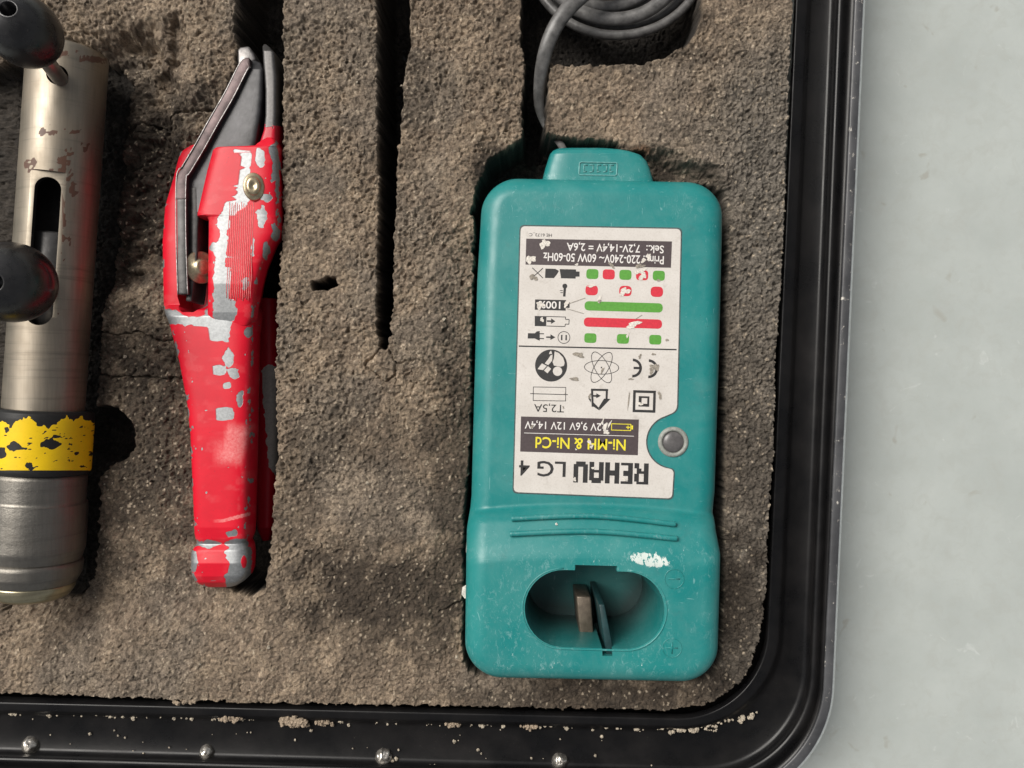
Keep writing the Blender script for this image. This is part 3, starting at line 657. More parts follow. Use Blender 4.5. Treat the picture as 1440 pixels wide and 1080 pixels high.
def text(s, x0, x1, y0, y1, mat, lay=2, bold=0.0, up=None):
    """upside-down lettering that fills the px box x0..x1, y0..y1"""
    cu = bpy.data.curves.new('t', 'FONT'); cu.body = s; cu.resolution_u = 3; cu.offset = bold; cu.fill_mode = 'FRONT'
    o = bpy.data.objects.new('t', cu); COL.objects.link(o); dg = bpy.context.evaluated_depsgraph_get(); dg.update()
    me = bpy.data.meshes.new_from_object(o.evaluated_get(dg)); bpy.data.objects.remove(o)
    c = coords(me); lo, hi = c.min(0), c.max(0)
    u = (c[:, 0] - lo[0]) / (hi[0] - lo[0]); w = (c[:, 1] - lo[1]) / (hi[1] - lo[1])
    cx, cy = (x0 + x1) / 2, (y0 + y1) / 2; lx = (x1 - x0) * (.5 - u); ly = (w - .5) * (y1 - y0)
    px = cx + lx * math.cos(TA) - ly * math.sin(TA); py = cy + lx * math.sin(TA) + ly * math.cos(TA)
    me.vertices.foreach_set('co', P(px, py, ZL + .00005 * lay).astype(np.float32).ravel())
    bm = bmesh.new(); bm.from_mesh(me)
    for f in bm.faces:
        f.normal_update()
        if f.normal.z < 0: f.normal_flip()
    bm.to_mesh(me); bm.free(); me.materials.clear(); return link('printed_text', me, mat, up or lab, smooth=False)
flat('printed_panel', [[(740, 335.5), (945, 339.5), (943.5, 376.5), (739, 372)]], M_BAR)
text('Prim.: 220-240V~ 60W 50-60Hz', 764, 933.5, 357.5, 369.5, M_WHITE, bold=.012); text('Sek.:  7,2V-14,4V = 2,6A', 797, 933.5, 341.5, 354.5, M_WHITE, bold=.012)
text('HE 6173_C', 744.5, 776, 327.5, 332.5, M_INK)
for x, m in ((833, M_GREEN), (856, M_REDINK), (879.5, M_GREEN), (903, M_REDINK), (926.5, M_GREEN)): flat('printed_dot', [rr(x, 385.3 + (x - 833) * .025, 17, 14, 5)], m)
for x in (832, 879.5, 923.7): flat('printed_dot', [rr(x, 408 + (x - 832) * .025, 17.5, 14.5, 6.5)], M_REDINK)
for x in (830.2, 876, 921.5): flat('printed_dot', [rr(x, 475.4 + (x - 830) * .025, 17, 13.5, 4.5)], M_GREEN)
flat('printed_bar', [rr(877, 431.5, 110, 13, 6.4)], M_GREEN); flat('printed_bar', [rr(876, 454.3, 110, 13, 6.4)], M_REDINK)
flat('printed_symbol', [seg_((748.5, 376.5), (763.5, 391), 1.1)], M_INK); flat('printed_symbol', [seg_((763.5, 377), (748.5, 390.5), 1.1)], M_INK, 1.4)
flat('printed_symbol', [[(767, 377.7), (781, 378), (786, 381), (783, 386), (779, 391), (766.5, 390.8)], [(787, 378.4), (810, 378.9), (810, 381.7), (815, 381.9), (815, 389), (809.5, 388.9), (809.5, 391.7), (789, 391.3), (788, 385)]], M_INK)
flat('printed_symbol', [ell(794.3, 402.3, 3.5, 3.5, 0, 14)], M_INK); flat('printed_symbol', [seg_((794.3, 405), (793.4, 417), 3.4)], M_INK, 1.2); flat('printed_symbol', [seg_((787.5, 408.6), (791.5, 408.7), 1), seg_((788, 411.5), (791.5, 411.6), 1)], M_INK)
flat('printed_symbol', [[(752.5, 421), (796, 422), (796, 425), (801, 425.1), (801, 433), (795.5, 432.9), (795.5, 436.8), (752, 435.5)]], M_INK); text('100%', 757, 788, 423.5, 434, M_WHITE, 2, .015)
flat('printed_symbol', [[(752, 444.3), (768.5, 444.6), (768, 458.8), (752, 458.5)], seg_((768.5, 445), (795.5, 445.8), 1), seg_((768, 458.4), (794.5, 459.2), 1), seg_((795.2, 446), (795.2, 449), 1), seg_((795.2, 449), (800.5, 449.2), 1), seg_((800.3, 449.5), (800, 455.8), 1), seg_((800.3, 456), (794.8, 455.7), 1), seg_((794.8, 456), (794.6, 458.8), 1)], M_INK)
flat('printed_symbol', [[(769, 450.3), (775, 450.5), (775, 447.5), (781, 451.8), (775, 455.5), (775, 452.8), (769, 452.5)]], M_INK)
flat('printed_symbol', [[(742.5, 468.5), (752, 468.7), (755, 466), (759, 465.5), (759, 479), (755, 477.5), (752, 476), (742, 476)], seg_((759, 469.3), (765, 469.4), 1.4), seg_((759, 476), (765, 476.2), 1.4), [(768, 473), (774, 473.2), (774, 470), (781, 474.3), (774, 478), (774, 475.2), (768, 475)]], M_INK)
flat('printed_symbol', ringband(ell(793, 474.6, 8.8, 8.8, 0, 28), ell(793, 474.6, 7.9, 7.9, 0, 28)) + [seg_((790, 471), (789.8, 478.5), 2), seg_((796.2, 471), (796, 478.5), 2)], M_INK)
flat('printed_line', [seg_((729.5, 486.7), (951.5, 491.7), 1.9)], M_INK)
# reading pictogram
flat('printed_symbol', [ell(775, 514, 22.6, 22.6, 0, 40)], M_INK, 1)
flat('printed_symbol', [ell(784, 522, 6.6, 6.6, 0, 20), [(780, 494), (786, 496.5), (792, 503), (794, 510), (793, 514.5), (788, 515.6), (779, 514), (777, 509), (779, 504)], [(774, 500), (777, 498.5), (776.5, 507), (771, 513.5), (766, 511), (771, 505)], [(756, 519), (762, 511), (769, 514.5), (763.5, 520.5)], [(765, 521), (770.5, 515), (775, 518.5), (770, 525)], [(773, 495), (775, 493), (776.5, 497.5), (772, 498)]], M_LABEL, 2)
for k, a in enumerate((TA, TA + R(60), TA - R(60))): flat('printed_symbol', ringband(ell(846, 516.6, 24.6, 10, a, 44), ell(846, 516.6, 23.6, 9.1, a, 44)), M_INK, 1 + k * .3)
flat('printed_symbol', [ell(845.8, 516.8, 1.1, 1.1, 0, 8)], M_INK)
def arcb(cx, cy, ro, ri, a0, a1, n=18):
    t = np.linspace(R(a0), R(a1), n); o_ = [(cx + ro * math.cos(q), cy + ro * math.sin(q)) for q in t]; i_ = [(cx + ri * math.cos(q), cy + ri * math.sin(q)) for q in t]
    return [[o_[k], o_[k + 1], i_[k + 1], i_[k]] for k in range(n - 1)]
flat('printed_symbol', arcb(889.5, 517.5, 13.3, 9.6, -88, 92) + [seg_((891, 517.4), (899.3, 517.6), 3.3)], M_INK); flat('printed_symbol', arcb(912, 518.5, 13.3, 9.6, -88, 92), M_INK)
flat('printed_symbol', ringband(rr(906, 564.5, 32, 31, 0), rr(906, 564.5, 24.6, 23.8, 0)) + ringband(rr(905.6, 564.5, 15, 14.6, 0), rr(906.2, 563.8, 8, 8, 0)), M_INK)
flat('printed_symbol', [seg_((831, 548), (855.2, 548.5), 3), seg_((853.4, 550), (853, 561), 3), seg_((832.6, 549.5), (833.5, 572), 3), [(849.5, 560.5), (858.5, 561), (843, 577), (841.8, 573)], [(834.8, 566), (841.6, 572.8), (842.6, 577), (834.8, 572)], [(827, 560), (831, 561), (831, 566)], [(834.3, 555.4), (838.5, 555.5), (838.5, 553), (845, 556.6), (838.5, 560), (838.5, 558), (834.3, 557.9)]], M_INK)
flat('printed_symbol', ringband(rr(772.7, 554, 46.5, 20, 0, R(.8)), rr(772.7, 554, 44.7, 18.2, 0, R(.8)))  , M_INK); flat('printed_line', [seg_((745.5, 553.5), (798.5, 555), 1)], M_INK, 1.4)
text('T2,5A', 751, 793, 567, 579.5, M_INK)
flat('printed_panel', [[(732.7, 585.6), (898.4, 590), (897, 640.2), (731.5, 635)]], M_BAR)
text('7,2V 9,6V 12V 14,4V', 738, 855.5, 592, 604.5, M_WHITE, 2, .006); flat('printed_line', [seg_((737, 608.8), (891.5, 613.4), .8)], M_WHITE, 2)
text('Ni-MH & Ni-Cd', 753, 879.8, 616, 632, M_YELINK, 2, .014)
flat('printed_symbol', ringband(rr(873.5, 600.7, 28, 9.8, 0), rr(873.5, 600.7, 26, 7.8, 0)) + [rr(889, 601.1, 2.4, 5.5, 0), seg_((880.5, 600.8), (886, 601), 1.4), seg_((883.2, 598.6), (883.2, 600), 1.4), seg_((883.2, 601.7), (883.2, 603.5), 1.4)], M_YELINK, 2)
GL = {'R': ['111110', '110011', '110011', '110011', '111110', '110110', '110011', '110011'], 'E': ['11111', '11000', '11000', '11110', '11110', '11000', '11000', '11111'],
      'H': ['110011', '110011', '110011', '111111', '111111', '110011', '110011', '110011'], 'A': ['011110', '111111', '110011', '110011', '111111', '110011', '110011', '110011'], 'U': ['110011', '110011', '110011', '110011', '110011', '110011', '111111', '011110']}
x = 912.0
for L_ in 'REHAU':
    g = GL[L_]; wcell = 3.35; polys = []
    for r_, row in enumerate(g):
        a = 0
        while a < len(row):
            if row[a] == '1':
                b = a
                while b < len(row) and row[b] == '1': b += 1
                th = .5 if (L_ in 'HU' and False) else 0
                box = [(x - a * wcell, 680 - r_ * 3.72), (x - b * wcell, 680 - r_ * 3.72), (x - b * wcell, 680 - (r_ + 1) * 3.72), (x - a * wcell, 680 - (r_ + 1) * 3.72)]
                polys.append(rot(box, 860, 665, TA)); a = b
            else: a += 1
    flat('printed_text', polys, M_INK); x -= len(g[0]) * wcell + 2.1
text('LG', 755.5, 795.5, 648.5, 670.5, M_INK, 1, .01); text('4', 729.8, 744.8, 647.5, 669, M_INK, 1, .01)
# worn spots on the label
def blob(cx, cy, rx, ry, ang=0, seed=0, n=22):
    out = []
    p1_, p2_, p3_ = (random.uniform(0, 6.28) for _ in range(3))
    for k in range(n):
        t = 2 * math.pi * k / n; r = .8 + .18 * math.sin(2 * t + p1_) + .16 * math.sin(3 * t + p2_) + .1 * math.sin(5 * t + p3_) + random.uniform(-.12, .12)
        a, b = rx * r * math.cos(t), ry * r * math.sin(t); out.append((cx + a * math.cos(ang) - b * math.sin(ang), cy + a * math.sin(ang) + b * math.cos(ang)))
    return out
pale = [(766, 343, 8, 8, .4), (746, 365, 8, 7, .6), (901, 381, 10, 4, -.5), (904, 388, 5, 8, .2), (832, 401.5, 7, 2.6, 0), (879, 409, 8, 6, -.3), (875, 413, 4, 5, .3), (760, 428, 7, 4, 0), (758, 433, 4, 3, 0), (796, 428, 4, 5, .3), (891, 456, 12, 4.5, -.25), (888, 459, 8, 3, 0), (762, 449.5, 3.5, 3.5, 0), (843, 421, 3.5, 6, .5), (912, 361, 4, 6, .6), (905, 366, 4, 4, 0), (851, 600, 3, 9, .5), (853, 608, 4, 4, .4), (829, 622, 2.4, 5, -.4), (832, 628, 3, 3, 0), (810, 632, 1.5, 1.5, 0), (811, 372, 2.5, 2.5, .4), (900, 568, 5, 2.2, .2), (857, 597, 1.6, 7, .4), (847, 593, 1.2, 8, .4), (883, 471, 2, 5, .4), (834, 658, 3, 2, .2), (879, 674, 4, 3, 0), (808, 674, 3, 3, 0)]
flat('scuff_mark', [blob(*p) for p in pale], M_SCUFF, 3.2, rise=.000002)['kind'] = 'stuff'
dirty = [(921, 516, 7, 6, .5), (916, 522, 4, 5, .2), (928, 556, 3, 6, -.3), (884, 563, 1, 17, .08), (847, 521, 2, 5, .5), (900, 501, 2.4, 4, .5), (887, 533, 4, 1.6, 0), (860, 373, 8, 2, .7), (900, 374, 9, 3, -.2), (926, 394, 3, 2, .6), (843, 424, 2, 4, .5), (829, 557, 2, 4, .3), (919, 498, 3, 2, 0), (938, 478, 3, 2, .2), (748, 600, 2, 4, 0), (814, 499, 8, 5, .3), (808, 533, 9, 2.6, 0), (750, 390, 6, 5, .4), (792, 573, 1.2, 2, 0)]
flat('scuff_mark', [blob(*p) for p in dirty], M_SCUFFD, 4.8, rise=.000002)['kind'] = 'stuff'
for a_, b_ in (((797, 428), (823, 419)), ((797, 434), (821, 441)), ((850, 345), (838, 356)), ((903, 443), (893, 449))): flat('scratch', [seg_(a_, b_, .7)], M_SCUFFD, 3.4)
me = mesh('speck', *chunk(V(782.5, 737, .0194), .00055, 77)); link('paint_speck', me, simple('white_paint_speck', (.7, .66, .6), .7), ch, smooth=False)
# ---- cord: flat strap out of the outlet, then a coil in its pocket
cp = []
p3 = [(795, 216, -.001), (789, 204, -.004), (780, 192, -.010), (768, 176, -.013), (759, 150, -.009), (759, 118, -.003), (764, 85, .002), (774, 52, .005), (791, 22, .006), (816, -4, .005), (850, -28, 0), (900, -60, -.006), (960, -110, -.010)]
s3 = smoothpts(p3, 90); wd = np.interp(np.arange(90), [0, 18, 30, 45, 60, 89], [.0016, .0017, .0024, .0031, .0035, .0034])
cp.append(sweep([V(*q) for q in s3], list(wd), [w * .6 for w in wd], 16))
def coil(cx, cy, rx, ry, z, r, a0=0, wob=4, flatk=1.0, seed=0):
    t = np.linspace(0, 2 * math.pi, 90, endpoint=False); rr_ = 1 + .02 * np.sin(2 * t + seed) + .015 * np.sin(3 * t + seed * 2)
    cp.append(sweep([V(cx + rx * k * math.cos(q), cy + ry * k * math.sin(q), z + .002 * math.sin(q + seed)) for q, k in zip(t, rr_)], r * flatk, r, 14, closed=True))
for args in ((866, -74, 124, 126, -.0135, .0021, 0, 4, 1, .3), (870, -78, 116, 118, -.0175, .0021, 0, 4, 1, 1.4), (862, -76, 103, 104, -.0085, .0023, 0, 4, 1.35, 2.2), (866, -80, 92, 96, -.0135, .0021, 0, 4, 1, 3.1),
             (860, -74, 84, 82, -.0095, .0021, 0, 4, 1.2, 4.0), (872, -70, 132, 108, -.0205, .0028, 0, 4, 1, 5), (862, -80, 100, 120, -.0215, .0028, 0, 4, 1, 6)): coil(*args)
link('power_cord', mesh('cord', *join(cp)), M_CORD, ch, label='black and grey mains cord coiled in its own foam pocket')

# ------------------------------------------------------------------ red pipe shears
sh = thing('pipe_shears', 'red metal pipe shears with chipped paint and a dark steel blade', 'pipe shears', tuple(P(310, 560, -.033)))
HL = {206: 266, 208: 262, 215: 252, 232: 247, 248: 243, 290: 230.5, 340: 227, 430: 229, 441: 231, 455: 237, 508: 251, 565: 262, 610: 267, 700: 271, 750: 273, 757: 274.5, 763: 277, 769: 273, 776: 268.5, 800: 268, 810: 270, 818: 275, 823: 284, 825: 292}
HR = {206: 386, 208: 390, 320: 391, 330: 390, 341: 382, 375: 368, 400: 362, 430: 357, 500: 355, 560: 353.5, 640: 351.5, 700: 350, 752: 349, 758: 347.5, 763: 346, 770: 348.5, 780: 349.5, 803: 349, 812: 346, 819: 340, 823: 333, 825: 324}
hz = {206: -.002, 430: -.002, 437: .0045, 446: .0062, 470: .0064, 600: .0072, 740: .0075, 756: .0066, 763: .0052, 772: .0068, 790: .0078, 808: .0070, 817: .005, 825: .000}
hb = {206: -.020, 430: -.020, 470: -.012, 700: -.012, 825: -.009}
handle = loft((206, 825), HL, HR, hb, hz, 140, 4.6, 1.1)
slot = prism([(243.5, 286), (292, 286), (292, 418), (287, 432), (276, 440), (260, 440), (248, 430), (243.5, 415)], -.017, .02, 1, .002)
handle = boolean(handle, [slot])
def bare_fn(px, py, items, w=3.0, seed=0):
    a = (fbm(px / 6, py / 6, 700 + seed, 3) - .5) * 2 * w; b = np.full(px.shape, -99.)
    x2, y2 = px + (fbm(px / 9, py / 9, 720 + seed, 3) - .5) * 7, py + (fbm(px / 9, py / 9, 740 + seed, 3) - .5) * 7
    for it in items:
        if it[0] == 'e': d = (1 - np.hypot((x2 - it[1]) / it[3], (y2 - it[2]) / it[4])) * min(it[3], it[4])
        else: d = psd(x2, y2, it[1])
        b = np.maximum(b, d)
    return np.clip(.5 + (b + a) / 4, 0, 1)
handle_bare = [('p', [(229, 434), (246, 436), (262, 446), (290, 444), (294, 422), (300, 330), (322, 322), (322, 420), (330, 430), (326, 455), (322, 482), (304, 478), (292, 462), (258, 456), (234, 458)]),
               ('e', 311, 521, 8, 8), ('e', 322, 503, 7, 14), ('e', 329, 524, 7, 7), ('e', 321, 543, 5, 5), ('e', 338, 561, 6, 12), ('e', 318, 583, 11, 10),
               ('p', [(318, 776), (322, 800), (316, 812), (320, 828), (352, 828), (354, 770), (322, 768)]), ('p', [(262, 772), (276, 776), (280, 790), (272, 805), (276, 818), (262, 822)]), ('e', 292, 765, 16, 6), ('e', 334, 764, 18, 7), ('e', 327, 750, 9, 5), ('e', 350, 468, 5, 7), ('e', 262, 590, 4, 26), ('e', 248, 500, 3, 20), ('e', 227, 300, 2, 60)]
def red_attrs(me, items, seed=0, keepouts=()):
    co = coords(me); px, py = unP(co); b = bare_fn(px, py, items, 1.8, seed); top = co[:, 2] > co[:, 2].min() + .004
    for k in keepouts: b = np.where(np.hypot((px - k[0]) / k[2], (py - k[1]) / k[3]) < 1, 0, b)
    ew = np.minimum(np.abs(px - np.interp(py, sorted(HR), [HR[q_] for q_ in sorted(HR)])), np.abs(px - np.interp(py, sorted(HL), [HL[q_] for q_ in sorted(HL)])))
    b = np.maximum(b, sstep(.68, .76, fbm(px / 5, py / 9, 800 + seed, 4) + .10 * sstep(4, .5, ew) - .10 * sstep(4, 9, ew)))
    rub = sstep(1, .5, np.maximum(np.abs(px - 330 + (py - 625) * .3) / 22, np.abs(py - 625) / 34)) * .8 + sstep(.62, .75, fbm(px / 14, py / 14, 830, 3)) * .12
    rub += (np.abs(py - 728 + (px - 330) * .25) < 2.5) * ((px > 303) & (px < 352)) * .9
    attr(me, 'bare', b); attr(me, 'rub', np.clip(rub, 0, 1)); me.materials.clear()
red_attrs(handle, handle_bare, 0, ((343, 790, 4, 9),))
ho = link('upper_handle', handle, M_RED, sh); handle.set_sharp_from_angle(angle=R(50))
# raised front cheek
CL = {196: 376, 199: 370, 204: 362, 208: 358, 209.5: 302, 212: 299, 240: 291, 300: 277, 304: 277, 306: 291, 310: 293, 430: 292, 446: 291, 458: 300}
CR = {196: 386, 199: 389.5, 206: 391.5, 320: 391, 330: 389, 341: 382, 375: 368, 400: 362, 430: 357, 446: 356, 458: 350}
cheek = loft((196, 458), CL, CR, {196: -.01, 458: -.004}, {196: .004, 210: .0078, 400: .0084, 440: .0070, 458: .0057}, 120, 5, .9)
cheek_bare = [('p', [(330, 210), (352, 212), (356, 228), (346, 240), (340, 262), (332, 240)]), ('p', [(324, 256), (332, 264), (326, 290), (322, 316), (318, 340), (318, 378), (322, 420), (334, 434), (322, 470), (304, 476), (301, 440), (300, 390), (304, 360), (296, 348), (310, 334), (306, 308), (318, 290)]), ('p', [(376, 206), (388, 198), (392, 210), (391, 250), (380, 258), (384, 230)]), ('e', 366, 222, 6, 14), ('e', 368, 306, 7, 16), ('e', 388, 330, 6, 14), ('e', 374, 278, 9, 7), ('e', 344, 400, 6, 8), ('e', 374, 352, 5, 12), ('e', 356, 346, 3, 16), ('e', 346, 262, 8, 32), ('e', 390, 240, 3, 40)]
red_attrs(cheek, cheek_bare, 3); link('front_cheek', cheek, M_RED, sh); cheek.set_sharp_from_angle(angle=R(50))
gr = []
for k in range(13):
    x0 = 319 + k * 2.8; pp = [(x0 + 4 - q_ * .3 + .5 * math.sin(q_ * 1.3 + k), 284 + q_ * 9 + (k % 3) * 2) for q_ in range(16)]
    gr.append(tubepx(pp, [float(np.interp(y_, [210, 400, 440], [.0078, .0084, .0070])) + .00004 for _, y_ in pp], .00016, False, 6))
gm = mesh('g', *join(gr)); attr(gm, 'bare', np.zeros(len(gm.vertices))); attr(gm, 'rub', np.full(len(gm.vertices), 1.0)); link('grip_ribs', gm, M_RED, sh)
# blade: dark face, thick left flange, inner lever strip
bf = loft((87, 300), {87: 346, 90: 340, 100: 336, 146: 313, 182: 294, 218: 271, 247: 254, 300: 253}, {87: 362, 90: 368, 100: 371, 140: 370, 165: 367, 205: 361, 230: 356, 300: 350}, -.007, {87: .000, 100: .003, 300: .0035}, 60, 10, 1)
link('blade', bf, M_BLADE, sh)
def bar(pts, w, zb, zt, bev=.0006):
    p = np.array(pts, float); n = len(p); tn = np.gradient(p, axis=0); tn /= np.linalg.norm(tn, axis=1)[:, None]; nr = np.stack([-tn[:, 1], tn[:, 0]], 1)
    w = np.full(n, w) if not hasattr(w, '__len__') else np.array(w); zt = np.full(n, zt) if not hasattr(zt, '__len__') else np.array(zt)
    a, b = p + nr * w[:, None] / 2, p - nr * w[:, None] / 2; A, B = P(*a.T, zt), P(*b.T, zt); C_, D_ = A.copy(), B.copy(); C_[:, 2] = D_[:, 2] = zb
    v = np.stack([A, B, D_, C_], 1).reshape(-1, 3); f = []
    for i in range(n - 1):
        for k in range(4): f.append((i * 4 + k, i * 4 + (k + 1) % 4, i * 4 + 4 + (k + 1) % 4, i * 4 + 4 + k))
    f += [(0, 1, 2, 3), (n * 4 - 4, n * 4 - 1, n * 4 - 2, n * 4 - 3)]
    me = mesh('bar', v, f); flip_check(me); return bevelled(me, bev, 2)
link('blade_flange', bar(smoothpts([(351, 88), (343, 93), (322, 134), (300, 172), (281, 206), (262, 238), (255, 252), (254.5, 280)], 40), 14, -.006, np.linspace(.0045, .007, 40), .00022), M_EDGE, sh)
for off in (-6.9, 6.9):
    q_ = smoothpts([(351, 88), (343, 93), (322, 134), (300, 172), (281, 206), (262, 238), (255, 252), (254.5, 330), (257, 414)], 60); tn_ = np.gradient(q_, axis=0); tn_ /= np.linalg.norm(tn_, axis=1)[:, None]
    q_ = q_ + np.stack([-tn_[:, 1], tn_[:, 0]], 1) * off
    link('worn_edge', mesh('w', *sweep([V(a_, b_, z_) for (a_, b_), z_ in zip(q_, np.interp(np.arange(60), [0, 40, 60], [.0043, .0068, .0066]))], .00028, seg=6)), M_WORN, sh)
link('lever_strip', bar(smoothpts([(254.5, 279), (255, 330), (255.5, 380), (257, 414)], 24), 12, -.010, .0068, .0003), M_LEVER, sh)
link('inner_strip', bar(smoothpts([(270, 262), (272, 300), (271, 350), (269, 390), (265, 424)], 24), [14] * 8 + [13] * 8 + [9] * 8, -.011, .0035), M_LEVER, sh)
c1 = V(282, 376, .0008); link('washer', lathe(c1, c1 + Vector((.75, 0, .66)), [(-.0012, .0070), (.0002, .0072), (.0008, .0066), (.0008, .0036), (.0026, .0034), (.003, .0026)], 40), M_BRASS, sh)
c1 = V(357, 263, .0082); bolt = lathe(c1, c1 + Vector((.22, 0, 1)), [(-.002, .0060), (.0008, .0060), (.0014, .0054), (.0014, .0042), (.0022, .0040), (.0028, .0034), (.0030, .0016), (.0024, .0012)], 36)
co = coords(bolt); ctr = co.mean(0); co[:, 0] = ctr[0] + (co[:, 0] - ctr[0]) * .72; bolt.vertices.foreach_set('co', co.astype(np.float32).ravel()); link('pivot_bolt', bolt, M_BRASS, sh)
# jaws
link('jaw', bevelled(prism([(333, 70), (337, 65), (350, 64), (356, 74), (360, 84), (352, 90), (346, 100), (334, 100)], -.012, -.001), .0012, 2), M_JAW, sh)
jr = loft((65, 208), {65: 372, 68: 370, 90: 371, 130: 374, 165: 374, 185: 372, 208: 364}, {65: 377, 68: 381, 77: 389, 110: 392, 160: 392, 190: 391, 208: 391}, -.012, {65: -.002, 75: .0015, 200: .003}, 60, 5, 1)
co = coords(jr); px, py = unP(co); attr(jr, 'bare', np.clip(.5 + (178 - py + (fbm(px / 6, py / 6, 3, 3) - .5) * 14) / 8, 0, 1)); attr(jr, 'rub', np.zeros(len(px))); link('jaw', jr, M_JAWRED, sh)
# lower handle deep in the slot
lh = loft((420, 760), {420: 340, 470: 344, 600: 350, 700: 357, 745: 362, 760: 370}, {420: 390, 520: 392, 640: 390, 700: 388, 745: 386, 760: 380}, -.0385, {420: -.022, 600: -.022, 740: -.020, 760: -.025}, 70, 3.5, 1.5)
co = coords(lh); px, py = unP(co); attr(lh, 'bare', bare_fn(px, py, [('p', [(368, 520), (378, 514), (396, 516), (396, 650), (384, 668), (376, 640), (370, 560)])], 2)); attr(lh, 'rub', np.zeros(len(px))); link('lower_handle', lh, chip_mat('red_paint_worn_to_grey', (.50, .008, .022), (.50, .47, .43), .4, .5, 0.), sh)

# ------------------------------------------------------------------ steel expander tool
ex = thing('pipe_expander', 'worn steel pipe expander with a flaking yellow band and two black ball knobs', 'pipe expander', tuple(P(70, 480, -.02)))
ZA = .004
A = V(96.5, 71, ZA); B = V(60, 600, ZA); D = (B - A).normalized(); LEN = (B - A).length; kz = (CAM_H - ZA) / FPX
# silhouettes sit slightly above the axis, so radii are a little under the px measure
r0 = 57.5 * kz * .885
def at_y(py): return ((py - 71) / (600 - 71)) * LEN
def rust_attr(me, items, seed=0, amt=.0):
    co = coords(me); px, py = unP(co); b = bare_fn(px, py, items, 4.5, seed) if items else np.zeros(len(px)); b = b * sstep(.42, .56, fbm(px / 6, py / 6, 900 + seed, 3)) ; attr(me, 'rust', b)
barrel = lathe(A, B, dense([(at_y(73), r0 * .90), (at_y(74.5), r0 * .97), (at_y(77), r0), (at_y(578), r0)], .0008), 180)
mid_, perp = (A + D * at_y(345)), Vector((D.y, -D.x, 0))
def onb(px, py): return (px, py)
top = ZA + r0
def axis_prism(pts, n0, n1, roll):
    """cutter in the tool's own frame: outline (along, across), between two heights over the axis"""
    nrm = (Vector((0, 0, 1)) * math.cos(roll) + Vector((1, 0, 0)) * math.sin(roll)); nrm = (nrm - D * nrm.dot(D)).normalized(); lat = D.cross(nrm) * -1
    m = len(pts); vs = [A + D * a + lat * b_ + nrm * n0 for a, b_ in pts] + [A + D * a + lat * b_ + nrm * n1 for a, b_ in pts]
    f = [tuple(range(m))[::-1], tuple(range(m, 2 * m))] + [(q, (q + 1) % m, m + (q + 1) % m, m + q) for q in range(m)]
    me = mesh('ap', vs, f); flip_check(me); return me
ROLL = R(15)
flatcut = axis_prism([(at_y(252), -.013), (at_y(448), -.013), (at_y(448), .013), (at_y(252), .013)], r0 - .0014, r0 + .01, ROLL)
s0_, s1_, hw_ = at_y(260), at_y(460), .0050
slotc = axis_prism([(s0_ + hw_ - hw_ * math.sin(t), hw_ * math.cos(t)) for t in np.linspace(0, math.pi, 18)] + [(s1_ - hw_ + hw_ * math.sin(t), -hw_ * math.cos(t)) for t in np.linspace(0, math.pi, 18)], -.006, r0 + .012, ROLL)
h1 = lathe(V(84, 110, .010), V(60, 78, .06), [(-.012, .0041), (.03, .0041)], 32)
bore = lathe(A + D * at_y(180), A + D * at_y(520), [(0, r0 * .74), (at_y(520) - at_y(180), r0 * .74)], 64)
barrel = boolean(barrel, [bore, flatcut, slotc, h1])
rust_attr(barrel, [('p', [(50, 178), (90, 180), (112, 180), (122, 186), (96, 190), (60, 190)]), ('e', 90, 228, 10, 10), ('e', 98, 212, 9, 7), ('e', 96, 246, 8, 14), ('e', 102, 268, 9, 9), ('e', 88, 310, 5, 46), ('e', 66, 240, 34, 5), ('e', 42, 232, 10, 8), ('e', 76, 438, 10, 3), ('e', 128, 84, 20, 6), ('e', 84, 76, 22, 4), ('e', 120, 205, 7, 6), ('e', 100, 340, 5, 8)])
barrel.materials.clear(); barrel.materials.append(M_STEEL); barrel.materials.append(M_BORE_SHADE)
for p_ in barrel.polygons:
    q_ = p_.center - A; q_ = q_ - D * q_.dot(D)
    if q_.length < r0 * .9 and at_y(170) < (p_.center - A).dot(D) < at_y(530): p_.material_index = 1  # bore faces take a darker steel, their shade put into the colour
bo = link('barrel', barrel, None, ex); barrel.set_sharp_from_angle(angle=R(35))
link('inner_shaft', lathe(A + D * at_y(330), A + D * at_y(470), [(0, r0 * .6), (.001, r0 * .66), (at_y(470) - at_y(330), r0 * .66)], 48), M_LEVER, ex)
rb_ = 72.5 * kz * .885
band = lathe(A, B, dense([(at_y(575), r0 * .99), (at_y(575.5), rb_ * .93), (at_y(579), rb_ * .985), (at_y(586), rb_), (at_y(658), rb_), (at_y(662), rb_ * .985), (at_y(664), rb_ * .93), (at_y(665), r0 * .9)], .0005), 220)
co = coords(band); px, py = unP(co)
edge = 591 + (fbm(px / 13, px * 0 + 3, 31, 4) - .5) * 34 + 6 * np.sin(px / 9)
b = np.clip(.5 + (edge - py + (fbm(px / 5, py / 5, 37, 2) - .5) * 6) / 3, 0, 1)
b = np.maximum(b, np.clip(.5 + (py - 661.5) / 2, 0, 1)); b = np.maximum(b, bare_fn(px, py, [('e', 70, 626, 13, 6), ('e', 20, 628, 9, 6), ('e', 2, 636, 6, 7), ('e', 42, 655, 6, 5), ('e', 8, 606, 4, 4), ('e', 28, 632, 8, 2), ('e', 82, 615, 10, 1.5)], 3, 5))
b = np.maximum(b, sstep(.70, .76, fbm(px / 9, py / 4, 39, 3)) * .9)
attr(band, 'bare', b); attr(band, 'rub', np.zeros(len(px))); link('yellow_band', band, M_YEL, ex); band.set_sharp_from_angle(angle=R(40))
rc_ = 69 * kz * .885
